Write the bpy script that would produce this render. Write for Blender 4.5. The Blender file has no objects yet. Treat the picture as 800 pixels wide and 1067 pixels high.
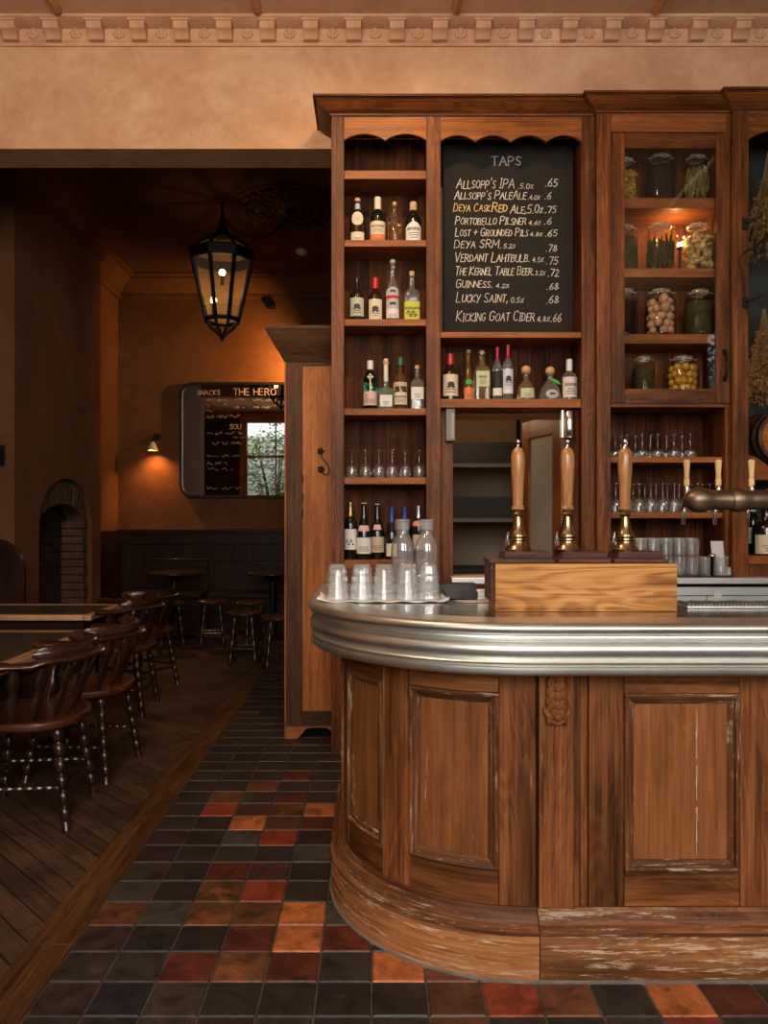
import bpy, math, random
from math import pi, sin, cos, sqrt, atan2
random.seed(7)
SC = bpy.context.scene
COL = SC.collection

# ------------------------------------------------------------------ camera, world, lights, exposure
FPX = 808.0                      # focal length in pixels of the 800 x 1067 frame
cam = bpy.data.cameras.new('camera')
cam.sensor_width = 36.0
cam.lens = FPX / 1067.0 * 36.0
cam.shift_x = 12.0 / 1067.0
cam.shift_y = 6.5 / 1067.0
cam.clip_start = 0.05
cam_ob = bpy.data.objects.new('camera', cam)
cam_ob.location = (0, 0, 1.3)
cam_ob.rotation_euler = (pi / 2, 0, 0)
COL.objects.link(cam_ob)
SC.camera = cam_ob

SC.view_settings.view_transform = 'Standard'
SC.view_settings.look = 'None'
SC.view_settings.gamma = 1.0
SC.view_settings.use_curve_mapping = False
SC.view_settings.exposure = 0.08

world = bpy.data.worlds.new('sky')
SC.world = world
world.use_nodes = True
bg = world.node_tree.nodes['Background']
bg.inputs['Color'].default_value = (0.86, 0.93, 1.0, 1)
bg.inputs['Strength'].default_value = 3.5


def light(name, kind, loc, energy, color, target=None, **kw):
    l = bpy.data.lights.new(name, kind)
    l.energy = energy
    l.color = color
    for k, v in kw.items():
        setattr(l, k, v)
    o = bpy.data.objects.new(name, l)
    o.location = loc
    if target is not None:
        from mathutils import Vector
        d = Vector(target) - Vector(loc)
        o.rotation_euler = d.to_track_quat('-Z', 'Y').to_euler()
    COL.objects.link(o)
    return o


# daylight entering by the tall windows in the wall behind the camera
light('daylight_window', 'AREA', (-0.15, -2.15, 2.75), 135, (1.0, 0.94, 0.86), (0.2, 4.0, 1.6),
      shape='RECTANGLE', size=1.8, size_y=2.3)
light('daylight_window', 'AREA', (2.6, -2.15, 2.75), 50, (1.0, 0.94, 0.86), (1.6, 4.0, 1.6),
      shape='RECTANGLE', size=1.2, size_y=2.3)
# the main room's warm ceiling lamp, then an added fill light (above the picture's top edge)
light('overhead_light', 'SPOT', (0.05, 2.75, 4.0), 110, (1.0, 0.66, 0.36), (0.15, 4.4, 2.4),
      spot_size=1.6, spot_blend=0.9, shadow_soft_size=0.07)
light('overhead_light', 'POINT', (-0.9, 1.9, 3.55), 70, (1.0, 0.74, 0.50), shadow_soft_size=0.16)  # unseen fill light added to brighten the wall and ceiling
# lamps of the far room
light('wall_lamp_glow', 'SPOT', (-0.74, 8.85, 3.05), 120, (1.0, 0.47, 0.13), (-1.5, 9.3, 3.05),
      spot_size=2.4, spot_blend=1.0, shadow_soft_size=0.03)
light('store_lamp', 'POINT', (0.75, 5.6, 2.1), 6, (1.0, 0.70, 0.42), shadow_soft_size=0.15)


# ------------------------------------------------------------------ geometry helpers
def at(px, py, Y):
    """The point at depth Y that stands at measured bearing px, py."""
    return ((px - 388) * Y / FPX, Y, 1.3 + (540 - py) * Y / FPX)


def fx(px, Y):
    return (px - 388) * Y / FPX


def fz(py, Y):
    return 1.3 + (540 - py) * Y / FPX


class MB:
    def __init__(self, grain='z', fn=None):
        self.v, self.f, self.fn = [], [], fn
        self.g = 'xyz'.index(grain)
        self.fg = []            # grain per face

    def _add(self, vs, fs, grain=None):
        b = len(self.v)
        self.v += [tuple(p) for p in vs]
        g = self.g if grain is None else 'xyz'.index(grain)
        for f in fs:
            self.f.append([b + i for i in f])
            self.fg.append(g)
        return self

    def box(self, x0, x1, y0, y1, z0, z1, grain=None):
        if x1 < x0: x0, x1 = x1, x0
        if y1 < y0: y0, y1 = y1, y0
        if z1 < z0: z0, z1 = z1, z0
        vs = [(x0, y0, z0), (x1, y0, z0), (x1, y1, z0), (x0, y1, z0),
              (x0, y0, z1), (x1, y0, z1), (x1, y1, z1), (x0, y1, z1)]
        fs = [(0, 3, 2, 1), (4, 5, 6, 7), (0, 1, 5, 4), (1, 2, 6, 5), (2, 3, 7, 6), (3, 0, 4, 7)]
        return self._add(vs, fs, grain)

    def sweepx(self, prof, x0, x1, step=0.05, grain=None):
        """closed profile [(y, z)] (counter-clockwise seen from +x) swept along x, capped"""
        n = max(1, int(math.ceil(abs(x1 - x0) / step)))
        m = len(prof)
        area = sum(prof[i][0] * prof[(i + 1) % m][1] - prof[(i + 1) % m][0] * prof[i][1] for i in range(m))
        if area < 0: prof = prof[::-1]
        vs, fs = [], []
        for i in range(n + 1):
            x = x0 + (x1 - x0) * i / n
            vs += [(x, y, z) for y, z in prof]
        for i in range(n):
            for j in range(m):
                k = (j + 1) % m
                fs.append((i * m + j, i * m + k, (i + 1) * m + k, (i + 1) * m + j)[::-1])
        fs.append(tuple(range(m))[::-1])
        fs.append(tuple(n * m + j for j in range(m)))
        return self._add(vs, fs, grain)

    def lathe(self, prof, c=(0, 0, 0), seg=20, power=None, a0=0.0, sx=1, sy=1, grain=None):
        """profile [(r, z)] bottom to top or along the surface, about a vertical axis at c"""
        vs, fs = [], []
        ring = []
        for r, z in prof:
            if r < 1e-6:
                ring.append([len(vs)])
                vs.append((c[0], c[1], c[2] + z))
            else:
                ids = []
                for k in range(seg):
                    a = a0 + 2 * pi * k / seg
                    ca, sa = cos(a), sin(a)
                    rr = r
                    if power:
                        rr = r / ((abs(ca) ** power + abs(sa) ** power) ** (1.0 / power))
                    ids.append(len(vs))
                    vs.append((c[0] + rr * ca * sx, c[1] + rr * sa * sy, c[2] + z))
                ring.append(ids)
        for i in range(len(ring) - 1):
            A, B = ring[i], ring[i + 1]
            for k in range(seg):
                k2 = (k + 1) % seg
                if len(A) == 1 and len(B) == 1: continue
                if len(A) == 1: fs.append((A[0], B[k2], B[k]))
                elif len(B) == 1: fs.append((A[k], A[k2], B[0]))
                else: fs.append((A[k], A[k2], B[k2], B[k]))
        return self._add(vs, fs, grain)

    def tube(self, pts, rad, seg=8, cap=True, flat=None, grain=None):
        """tube along points; rad a number or list; flat=(a, b) makes an elliptical section"""
        from mathutils import Vector
        P = [Vector(p) for p in pts]
        n = len(P)
        R = rad if isinstance(rad, (list, tuple)) else [rad] * n
        vs, fs = [], []
        up = Vector((0, 0, 1))
        prev = None
        for i in range(n):
            t = (P[min(i + 1, n - 1)] - P[max(i - 1, 0)]).normalized()
            if prev is None:
                u = t.cross(up)
                if u.length < 1e-3: u = t.cross(Vector((0, 1, 0)))
            else:
                u = prev - t * prev.dot(t)
            u.normalize()
            prev = u
            w = t.cross(u)
            for k in range(seg):
                a = 2 * pi * k / seg
                fa, fb = flat or (1, 1)
                vs.append(tuple(P[i] + u * (cos(a) * R[i] * fa) + w * (sin(a) * R[i] * fb)))
        for i in range(n - 1):
            for k in range(seg):
                k2 = (k + 1) % seg
                fs.append((i * seg + k, i * seg + k2, (i + 1) * seg + k2, (i + 1) * seg + k))
        if cap:
            fs.append(tuple(range(seg))[::-1])
            fs.append(tuple((n - 1) * seg + k for k in range(seg)))
        return self._add(vs, fs, grain)

    def prism(self, poly, axis, a0, a1, grain=None):
        """2-D polygon extruded along axis; axis y: poly is (x, z); axis z: (x, y); axis x: (y, z)"""
        m = len(poly)
        def p3(q, a):
            return {'x': (a, q[0], q[1]), 'y': (q[0], a, q[1]), 'z': (q[0], q[1], a)}[axis]
        area = sum(poly[i][0] * poly[(i + 1) % m][1] - poly[(i + 1) % m][0] * poly[i][1] for i in range(m))
        if area < 0: poly = poly[::-1]
        if axis == 'y': poly = poly[::-1]
        vs = [p3(q, a0) for q in poly] + [p3(q, a1) for q in poly]
        fs = [tuple(range(m))[::-1], tuple(range(m, 2 * m))]
        for i in range(m):
            j = (i + 1) % m
            fs.append((i, j, m + j, m + i))
        return self._add(vs, fs, grain)

    def sphere(self, c, r, seg=12, rings=8, sx=1, sy=1, sz=1):
        prof = [(r * sin(pi * i / rings), -r * cos(pi * i / rings) * sz) for i in range(rings + 1)]
        prof[0] = (0, prof[0][1]); prof[-1] = (0, prof[-1][1])
        return self.lathe(prof, c, seg, sx=sx, sy=sy)

    def ribbon(self, pts, w, y, th=0.0006):
        """flat stroke in the x-z plane at y, facing -y"""
        for (xa, za), (xb, zb) in zip(pts[:-1], pts[1:]):
            dx, dz = xb - xa, zb - za
            L = sqrt(dx * dx + dz * dz)
            if L < 1e-7: continue
            nx, nz = -dz / L * w / 2, dx / L * w / 2
            ex, ez = dx / L * w * .35, dz / L * w * .35
            q = [(xa - ex + nx, za - ez + nz), (xa - ex - nx, za - ez - nz),
                 (xb + ex - nx, zb + ez - nz), (xb + ex + nx, zb + ez + nz)]
            self._add([(a, y, b) for a, b in q], [(0, 1, 2, 3)])
        return self

    def mitre(self, path, prof, closed=False, grain=None):
        """profile [(d, z)] carried along plan path [(x, y)], d to the right of travel"""
        n = len(path)
        m = len(prof)
        dirs = []
        segs = n if closed else n - 1
        for i in range(segs):
            a, b = path[i], path[(i + 1) % n]
            L = sqrt((b[0] - a[0]) ** 2 + (b[1] - a[1]) ** 2)
            dirs.append(((b[1] - a[1]) / L, -(b[0] - a[0]) / L))
        vs, fs = [], []
        for i in range(n):
            if closed: n1, n2 = dirs[i - 1], dirs[i]
            else: n1, n2 = dirs[max(i - 1, 0)], dirs[min(i, segs - 1)]
            k = 1 + n1[0] * n2[0] + n1[1] * n2[1]
            mx, my = (n1[0] + n2[0]) / k, (n1[1] + n2[1]) / k
            vs += [(path[i][0] + mx * d, path[i][1] + my * d, z) for d, z in prof]
        for i in range(segs):
            i2 = (i + 1) % n
            for j in range(m):
                k = (j + 1) % m
                fs.append((i * m + j, i2 * m + j, i2 * m + k, i * m + k))
        if not closed:
            fs.append(tuple(range(m))[::-1]); fs.append(tuple((n - 1) * m + j for j in range(m)))
        return self._add(vs, fs, grain)

    def build(self, name, mat, parent=None, bevel=0.0, smooth=True, angle=38, fixn=False):
        W = (0, 0, 0)
        p = parent
        if parent is not None: W = ORIGIN[parent.name]
        me = bpy.data.meshes.new(name)
        src = self.v
        vv = src if self.fn is None else [self.fn(q) for q in src]
        me.from_pydata([(q[0] - W[0], q[1] - W[1], q[2] - W[2]) for q in vv], [], self.f)
        uv = me.uv_layers.new(name='UVMap')
        li = 0
        data = uv.data
        for f, g in zip(self.f, self.fg):
            nx = ny = nz = 0.0
            m = len(f)
            for i in range(m):
                a, b = src[f[i]], src[f[(i + 1) % m]]
                nx += (a[1] - b[1]) * (a[2] + b[2])
                ny += (a[2] - b[2]) * (a[0] + b[0])
                nz += (a[0] - b[0]) * (a[1] + b[1])
            N = (abs(nx), abs(ny), abs(nz))
            na = N.index(max(N))
            if na == g:
                o1, o2 = [i for i in (0, 1, 2) if i != g]
                for i in f:
                    data[li].uv = (src[i][o1] + .31, src[i][o2] * .25 + .17); li += 1
            else:
                o = [i for i in (0, 1, 2) if i != g and i != na][0]
                off = src[f[0]][na] * .73
                for i in f:
                    data[li].uv = (src[i][o] + off, src[i][g]); li += 1
        if fixn:
            import bmesh
            bm = bmesh.new(); bm.from_mesh(me)
            bmesh.ops.recalc_face_normals(bm, faces=bm.faces)
            bm.to_mesh(me); bm.free()
        if smooth:
            me.polygons.foreach_set('use_smooth', [True] * len(me.polygons))
            me.set_sharp_from_angle(angle=math.radians(angle))
        me.materials.append(mat)
        o = bpy.data.objects.new(name, me)
        COL.objects.link(o)
        if parent is not None:
            o.parent = parent
        ORIGIN[o.name] = W
        if bevel:
            b = o.modifiers.new('bevel', 'BEVEL')
            b.width = bevel; b.segments = 2; b.limit_method = 'ANGLE'; b.angle_limit = math.radians(40)
        return o


ORIGIN = {}


def thing(name, label, cat, loc=(0, 0, 0), group=None):
    o = bpy.data.objects.new(name, None)
    COL.objects.link(o)
    o.location = loc
    o.empty_display_size = .05
    ORIGIN[o.name] = loc
    o['label'] = label; o['category'] = cat
    if group: o['group'] = group
    return o


def tag(o, label=None, cat=None, group=None, kind=None):
    if label: o['label'] = label
    if cat: o['category'] = cat
    if group: o['group'] = group
    if kind: o['kind'] = kind
    return o


def dup(root, loc, rz=0, label=None, group=None, scale=None):
    r = root.copy(); COL.objects.link(r)
    r.location = loc; r.rotation_euler = (0, 0, rz)
    if scale: r.scale = scale
    if label: r['label'] = label
    if group: r['group'] = group
    for ch in list(root.children):
        c = ch.copy(); COL.objects.link(c); c.parent = r
        for g in list(ch.children):
            d = g.copy(); COL.objects.link(d); d.parent = c
    return r


# ------------------------------------------------------------------ materials
def new_mat(name):
    m = bpy.data.materials.new(name)
    m.use_nodes = True
    nt = m.node_tree
    b = nt.nodes['Principled BSDF']
    return m, nt, b


def N(nt, t, **kw):
    n = nt.nodes.new(t)
    for k, v in kw.items():
        if k.startswith('_'): setattr(n, k[1:], v)
        else: n.inputs[k].default_value = v
    return n


def ramp(nt, stops):
    r = nt.nodes.new('ShaderNodeValToRGB')
    e = r.color_ramp.elements
    e[0].position, e[0].color = stops[0][0], (*stops[0][1], 1)
    e[1].position, e[1].color = stops[-1][0], (*stops[-1][1], 1)
    for p, c in stops[1:-1]:
        x = e.new(p); x.color = (*c, 1)
    return r


def mixc(nt, fac, a, b, mode='MIX'):
    m = nt.nodes.new('ShaderNodeMix'); m.data_type = 'RGBA'; m.blend_type = mode
    L = nt.links
    for sock, val in ((m.inputs[0], fac), (m.inputs[6], a), (m.inputs[7], b)):
        if hasattr(val, 'is_linked'): L.new(val, sock)
        elif isinstance(val, tuple): sock.default_value = (*val, 1) if len(val) == 3 else val
        else: sock.default_value = val
    return m.outputs[2]


def wood(name, dark, mid, light, rough=.42, across=34, along=2.2, wear=0.0, wear_col=(.55, .42, .28),
         grime=.35, bump=.25, figure=.12, spec=.18):
    m, nt, b = new_mat(name)
    L = nt.links
    uv = N(nt, 'ShaderNodeUVMap')
    oi = N(nt, 'ShaderNodeObjectInfo')
    cmb = N(nt, 'ShaderNodeCombineXYZ')
    mul = N(nt, 'ShaderNodeMath', _operation='MULTIPLY'); mul.inputs[1].default_value = 37.0
    L.new(oi.outputs['Random'], mul.inputs[0])
    L.new(mul.outputs[0], cmb.inputs[0]); L.new(mul.outputs[0], cmb.inputs[2]); L.new(mul.outputs[0], cmb.inputs[1])
    def noise(sx, sy, det, rough_=.6, dist=0.0, scale=1.0, zoff=0):
        mp = N(nt, 'ShaderNodeMapping'); mp.inputs['Scale'].default_value = (sx, sy, 1)
        L.new(uv.outputs[0], mp.inputs[0])
        ad = N(nt, 'ShaderNodeVectorMath', _operation='ADD')
        L.new(mp.outputs[0], ad.inputs[0]); L.new(cmb.outputs[0], ad.inputs[1])
        n = N(nt, 'ShaderNodeTexNoise', Scale=scale, Detail=det, Roughness=rough_, Distortion=dist)
        L.new(ad.outputs[0], n.inputs['Vector'])
        return n.outputs['Fac']
    fine = noise(across * 6, along * 1.6, 4, .7)
    grain = noise(across * 1.5, along * .6, 5, .62, .25)
    blotch = noise(7.5, 1.3, 4, .6)
    knots = noise(9, 1.1, 2, .5, 1.6)
    # ring figure: bands of a distorted field
    sn = N(nt, 'ShaderNodeMath', _operation='MULTIPLY'); sn.inputs[1].default_value = 60.0
    L.new(knots, sn.inputs[0])
    s2 = N(nt, 'ShaderNodeMath', _operation='SINE'); L.new(sn.outputs[0], s2.inputs[0])
    s3 = N(nt, 'ShaderNodeMapRange'); s3.inputs[1].default_value = -1; s3.inputs[2].default_value = 1
    L.new(s2.outputs[0], s3.inputs[0])
    g2 = N(nt, 'ShaderNodeMix'); g2.inputs[0].default_value = figure
    L.new(grain, g2.inputs[2]); L.new(s3.outputs[0], g2.inputs[3])
    g3 = N(nt, 'ShaderNodeMix'); g3.inputs[0].default_value = .3
    L.new(g2.outputs[0], g3.inputs[2]); L.new(fine, g3.inputs[3]); g3.inputs[0].default_value = .38
    r = ramp(nt, [(.34, dark), (.50, mid), (.66, light)])
    L.new(g3.outputs[0], r.inputs[0])
    # blotchy stain that belongs to the board
    rb = ramp(nt, [(.33, (1 - grime * 1.15, 1 - grime * 1.2, 1 - grime * 1.2)), (.60, (1.12, 1.10, 1.06))])
    L.new(blotch, rb.inputs[0])
    col = mixc(nt, 1.0, r.outputs[0], rb.outputs[0], 'MULTIPLY')
    # each board a little different
    hv = N(nt, 'ShaderNodeMapRange'); hv.inputs[3].default_value = .80; hv.inputs[4].default_value = 1.18
    L.new(oi.outputs['Random'], hv.inputs[0])
    col = mixc(nt, 1.0, col, hv.outputs[0], 'MULTIPLY')
    if wear > 0:
        w1 = noise(34, 3.0, 6, .75, .2, 1.0)
        w2 = noise(150, 13, 4, .75)
        ad = N(nt, 'ShaderNodeMix'); ad.inputs[0].default_value = .5
        L.new(w1, ad.inputs[2]); L.new(w2, ad.inputs[3])
        rw = ramp(nt, [(.635 - wear * .30, (0, 0, 0)), (.685 - wear * .30, (1, 1, 1))])
        L.new(ad.outputs[0], rw.inputs[0])
        col = mixc(nt, rw.outputs[0], col, wear_col)
    L.new(col, b.inputs['Base Color'])
    b.inputs['Roughness'].default_value = rough
    b.inputs['Specular IOR Level'].default_value = spec
    bp = N(nt, 'ShaderNodeBump', Strength=bump, Distance=.004)
    L.new(g3.outputs[0], bp.inputs['Height']); L.new(bp.outputs[0], b.inputs['Normal'])
    return m


def plain(name, col, rough=.5, metal=0.0, spec=.5, noise=0.0, nscale=12, bump=0.0, emit=None, estr=0):
    m, nt, b = new_mat(name)
    L = nt.links
    b.inputs['Base Color'].default_value = (*col, 1)
    b.inputs['Roughness'].default_value = rough
    b.inputs['Metallic'].default_value = metal
    b.inputs['Specular IOR Level'].default_value = spec
    tc = N(nt, 'ShaderNodeTexCoord')
    n = N(nt, 'ShaderNodeTexNoise', Scale=nscale, Detail=5, Roughness=.6)
    L.new(tc.outputs['Object'], n.inputs['Vector'])
    if noise > 0:
        r = ramp(nt, [(.3, tuple(c * (1 - noise) for c in col)), (.7, tuple(min(1, c * (1 + noise)) for c in col))])
        L.new(n.outputs['Fac'], r.inputs[0]); L.new(r.outputs[0], b.inputs['Base Color'])
    if bump > 0:
        bp = N(nt, 'ShaderNodeBump', Strength=bump, Distance=.004)
        L.new(n.outputs['Fac'], bp.inputs['Height']); L.new(bp.outputs[0], b.inputs['Normal'])
    if emit:
        b.inputs['Emission Color'].default_value = (*emit, 1)
        b.inputs['Emission Strength'].default_value = estr
    return m


def metal_mat(name, col, rough=.3, brushed=0.0, noise=.12, scale=14, stretch=(1, 1, 1)):
    m, nt, b = new_mat(name)
    L = nt.links
    tc = N(nt, 'ShaderNodeTexCoord')
    mp = N(nt, 'ShaderNodeMapping'); mp.inputs['Scale'].default_value = stretch
    L.new(tc.outputs['Object'], mp.inputs[0])
    n = N(nt, 'ShaderNodeTexNoise', Scale=scale, Detail=6, Roughness=.65)
    L.new(mp.outputs[0], n.inputs['Vector'])
    r = ramp(nt, [(.3, tuple(c * (1 - noise) for c in col)), (.7, tuple(min(1, c * (1 + noise)) for c in col))])
    L.new(n.outputs['Fac'], r.inputs[0]); L.new(r.outputs[0], b.inputs['Base Color'])
    rr = N(nt, 'ShaderNodeMapRange'); rr.inputs[3].default_value = rough * .75; rr.inputs[4].default_value = rough * 1.35
    L.new(n.outputs['Fac'], rr.inputs[0]); L.new(rr.outputs[0], b.inputs['Roughness'])
    b.inputs['Metallic'].default_value = 1.0
    if brushed:
        bp = N(nt, 'ShaderNodeBump', Strength=brushed, Distance=.002)
        L.new(n.outputs['Fac'], bp.inputs['Height']); L.new(bp.outputs[0], b.inputs['Normal'])
    return m


def thin_glass(name, tint=(1, 1, 1), rough=.02, base=.06, body=0.0, body_col=(.1, .1, .1)):
    """pane or thin vessel wall: clear film with a Fresnel sheen"""
    m = bpy.data.materials.new(name); m.use_nodes = True
    nt = m.node_tree; nt.nodes.clear(); L = nt.links
    out = N(nt, 'ShaderNodeOutputMaterial')
    tr = N(nt, 'ShaderNodeBsdfTransparent'); tr.inputs[0].default_value = (*tint, 1)
    gl = N(nt, 'ShaderNodeBsdfGlossy'); gl.inputs['Roughness'].default_value = rough
    fr = N(nt, 'ShaderNodeLayerWeight'); fr.inputs['Blend'].default_value = .5
    pw = N(nt, 'ShaderNodeMath', _operation='POWER'); pw.inputs[1].default_value = 3.2
    L.new(fr.outputs['Facing'], pw.inputs[0])
    thru = tr.outputs[0]
    if body > 0:
        df = N(nt, 'ShaderNodeBsdfDiffuse'); df.inputs[0].default_value = (*body_col, 1)
        mb = N(nt, 'ShaderNodeMixShader'); mb.inputs[0].default_value = body
        L.new(tr.outputs[0], mb.inputs[1]); L.new(df.outputs[0], mb.inputs[2]); thru = mb.outputs[0]
    mx = N(nt, 'ShaderNodeMixShader')
    mm = N(nt, 'ShaderNodeMath', _operation='MULTIPLY_ADD'); mm.inputs[1].default_value = .80; mm.inputs[2].default_value = base
    L.new(pw.outputs[0], mm.inputs[0]); L.new(mm.outputs[0], mx.inputs[0])
    L.new(thru, mx.inputs[1]); L.new(gl.outputs[0], mx.inputs[2])
    L.new(mx.outputs[0], out.inputs[0])
    return m


def solid_glass(name, col=(1, 1, 1), rough=.02, ior=1.47, trans=1.0):
    m, nt, b = new_mat(name)
    b.inputs['Base Color'].default_value = (*col, 1)
    b.inputs['Roughness'].default_value = rough
    b.inputs['IOR'].default_value = ior
    b.inputs['Transmission Weight'].default_value = trans
    return m


def plaster(name, c1, c2, c3, scale=1.6, rough=.85, bump=.15):
    m, nt, b = new_mat(name)
    L = nt.links
    tc = N(nt, 'ShaderNodeTexCoord')
    n = N(nt, 'ShaderNodeTexNoise', Scale=scale, Detail=7, Roughness=.62, Distortion=.7)
    L.new(tc.outputs['Object'], n.inputs['Vector'])
    n2 = N(nt, 'ShaderNodeTexNoise', Scale=scale * 6, Detail=6, Roughness=.7, Distortion=.3)
    L.new(tc.outputs['Object'], n2.inputs['Vector'])
    mx = N(nt, 'ShaderNodeMix'); mx.inputs[0].default_value = .32
    L.new(n.outputs['Fac'], mx.inputs[2]); L.new(n2.outputs['Fac'], mx.inputs[3])
    r = ramp(nt, [(.32, c1), (.5, c2), (.68, c3)])
    L.new(mx.outputs[0], r.inputs[0]); L.new(r.outputs[0], b.inputs['Base Color'])
    b.inputs['Roughness'].default_value = rough
    b.inputs['Specular IOR Level'].default_value = .25
    bp = N(nt, 'ShaderNodeBump', Strength=bump, Distance=.01)
    L.new(n2.outputs['Fac'], bp.inputs['Height']); L.new(bp.outputs[0], b.inputs['Normal'])
    return m


M = {}
M['bar_wood'] = wood('bar_wood', (.062, .018, .005), (.205, .069, .020), (.325, .124, .040), rough=.5, wear=.06,
                     wear_col=(.50, .36, .22), grime=.5, bump=.35)
M['bar_panel'] = wood('bar_panel', (.145, .048, .014), (.245, .086, .026), (.325, .127, .042), rough=.5, wear=.03,
                      wear_col=(.50, .36, .22), grime=.3, bump=.3, figure=.1)
M['bar_mould'] = wood('bar_mould', (.055, .019, .008), (.16, .058, .020), (.28, .120, .050), rough=.5, wear=.28,
                      wear_col=(.42, .32, .22), grime=.5, bump=.4)
M['plinth_wood'] = wood('plinth_wood', (.16, .054, .016), (.34, .135, .045), (.48, .24, .10), rough=.62, wear=.355,
                        wear_col=(.56, .39, .23), grime=.4, bump=.5)
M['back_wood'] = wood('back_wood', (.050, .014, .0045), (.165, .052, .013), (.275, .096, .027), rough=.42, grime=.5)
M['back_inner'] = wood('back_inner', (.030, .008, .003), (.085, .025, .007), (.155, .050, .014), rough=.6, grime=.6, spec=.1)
M['shelf_wood'] = wood('shelf_wood', (.13, .038, .009), (.26, .084, .020), (.36, .13, .034), rough=.42, grime=.3)
M['cup_wood'] = wood('cup_wood', (.20, .062, .015), (.37, .125, .032), (.47, .18, .052), rough=.5, grime=.3)
M['cup_frame'] = wood('cup_frame', (.038, .016, .0075), (.088, .038, .018), (.135, .064, .032), rough=.6, grime=.4)
M['oak'] = wood('oak', (.13, .042, .010), (.46, .200, .058), (.60, .32, .115), rough=.4, grime=.3, across=75, along=1.8,
                figure=.24, bump=.2)
M['pump_wood'] = wood('pump_wood', (.18, .070, .020), (.38, .170, .056), (.50, .25, .09), rough=.22, grime=.15, across=90, along=8,
                      spec=.7)
M['tap_wood'] = wood('tap_wood', (.48, .30, .12), (.62, .42, .19), (.70, .50, .25), rough=.35, grime=.1, across=120, along=10)
M['dark_wood'] = wood('dark_wood', (.008, .003, .002), (.022, .009, .005), (.042, .018, .009), rough=.4, grime=.4)
M['chair_wood'] = wood('chair_wood', (.010, .004, .0025), (.030, .011, .006), (.060, .023, .011), rough=.22, grime=.35, spec=.6)
M['chair_seat'] = wood('chair_seat', (.03, .010, .004), (.07, .022, .008), (.10, .034, .012), rough=.25, grime=.35, spec=.6)
M['stand_wood'] = wood('stand_wood', (.035, .014, .009), (.080, .035, .022), (.14, .070, .046), rough=.5, grime=.3)
M['table_edge'] = wood('table_edge', (.26, .13, .06), (.46, .26, .125), (.56, .34, .18), rough=.35, grime=.3)
M['plank'] = wood('plank', (.030, .012, .005), (.075, .032, .012), (.13, .058, .022), rough=.45, grime=.4)
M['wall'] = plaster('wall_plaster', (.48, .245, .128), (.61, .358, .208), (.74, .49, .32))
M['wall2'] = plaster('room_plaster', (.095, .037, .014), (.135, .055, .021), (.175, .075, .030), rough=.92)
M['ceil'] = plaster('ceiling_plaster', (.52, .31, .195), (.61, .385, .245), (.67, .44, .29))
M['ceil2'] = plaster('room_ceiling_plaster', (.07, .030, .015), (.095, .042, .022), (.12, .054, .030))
M['cream'] = plaster('store_plaster', (.44, .33, .22), (.50, .38, .26), (.55, .43, .30))
M['gilt'] = plain('gilt_batten', (.42, .22, .07), .35, .3, noise=.3)
M['pewter'] = metal_mat('pewter', (.70, .70, .655), .40, .0, .06, 5)
M['steel'] = metal_mat('stainless_steel', (.78, .80, .79), .42, .0, .04, 8, (1, 8, 8))
M['brass'] = metal_mat('antique_brass', (.36, .270, .145), .20, 0, .25, 30)
M['bronze'] = metal_mat('brushed_bronze', (.215, .160, .108), .40, .03, .12, 10, (1, 12, 12))
M['chrome'] = metal_mat('chrome', (.80, .80, .79), .10, 0, .04)
M['iron'] = plain('black_iron', (.012, .010, .009), .5, .6, noise=.3)
M['black'] = plain('black_plastic', (.010, .010, .011), .42)
M['white_cloth'] = plain('white_cloth', (.78, .77, .74), .9, noise=.05, bump=.4, nscale=60)
M['glass'] = thin_glass('clear_glass', (.98, .985, .985), .07, base=.10, body=.03, body_col=(.85, .87, .86))  # pale body colour stands in for window reflections on the glass
M['pane'] = thin_glass('window_pane', (.97, .98, .98), .005, base=.04)
M['tumbler'] = thin_glass('tumbler_glass', (.97, .98, .98), .08, base=.14, body=.17, body_col=(.90, .91, .90))  # white body, here and in next two, stands in for reflected daylight
M['bottle_clear'] = thin_glass('water_bottle_glass', (.97, .98, .98), .05, base=.11, body=.07, body_col=(.88, .90, .89))
M['glass_stack'] = thin_glass('highball_glass', (.97, .98, .98), .07, base=.12, body=.09, body_col=(.88, .90, .89))
M['chalk'] = plain('chalk', (.70, .66, .58), .95)
M['chalk_yellow'] = plain('yellow_chalk', (.76, .56, .24), .95)
M['letter_grey'] = plain('painted_letters', (.42, .41, .38), .8)
M['board'] = plain('chalkboard', (.009, .0065, .0045), .85, noise=.35, nscale=6)
M['mirror'] = metal_mat('mirror_silver', (.56, .51, .44), .015, 0, .03)

# ================================================================== THE SETTING
YW = 4.53          # face of the wall behind the bar
YB = 4.775         # its far side
YF = 9.3           # far wall of the back room
ZC = 4.17          # ceilings


def struct(o):
    o['kind'] = 'structure'
    return o


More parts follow.
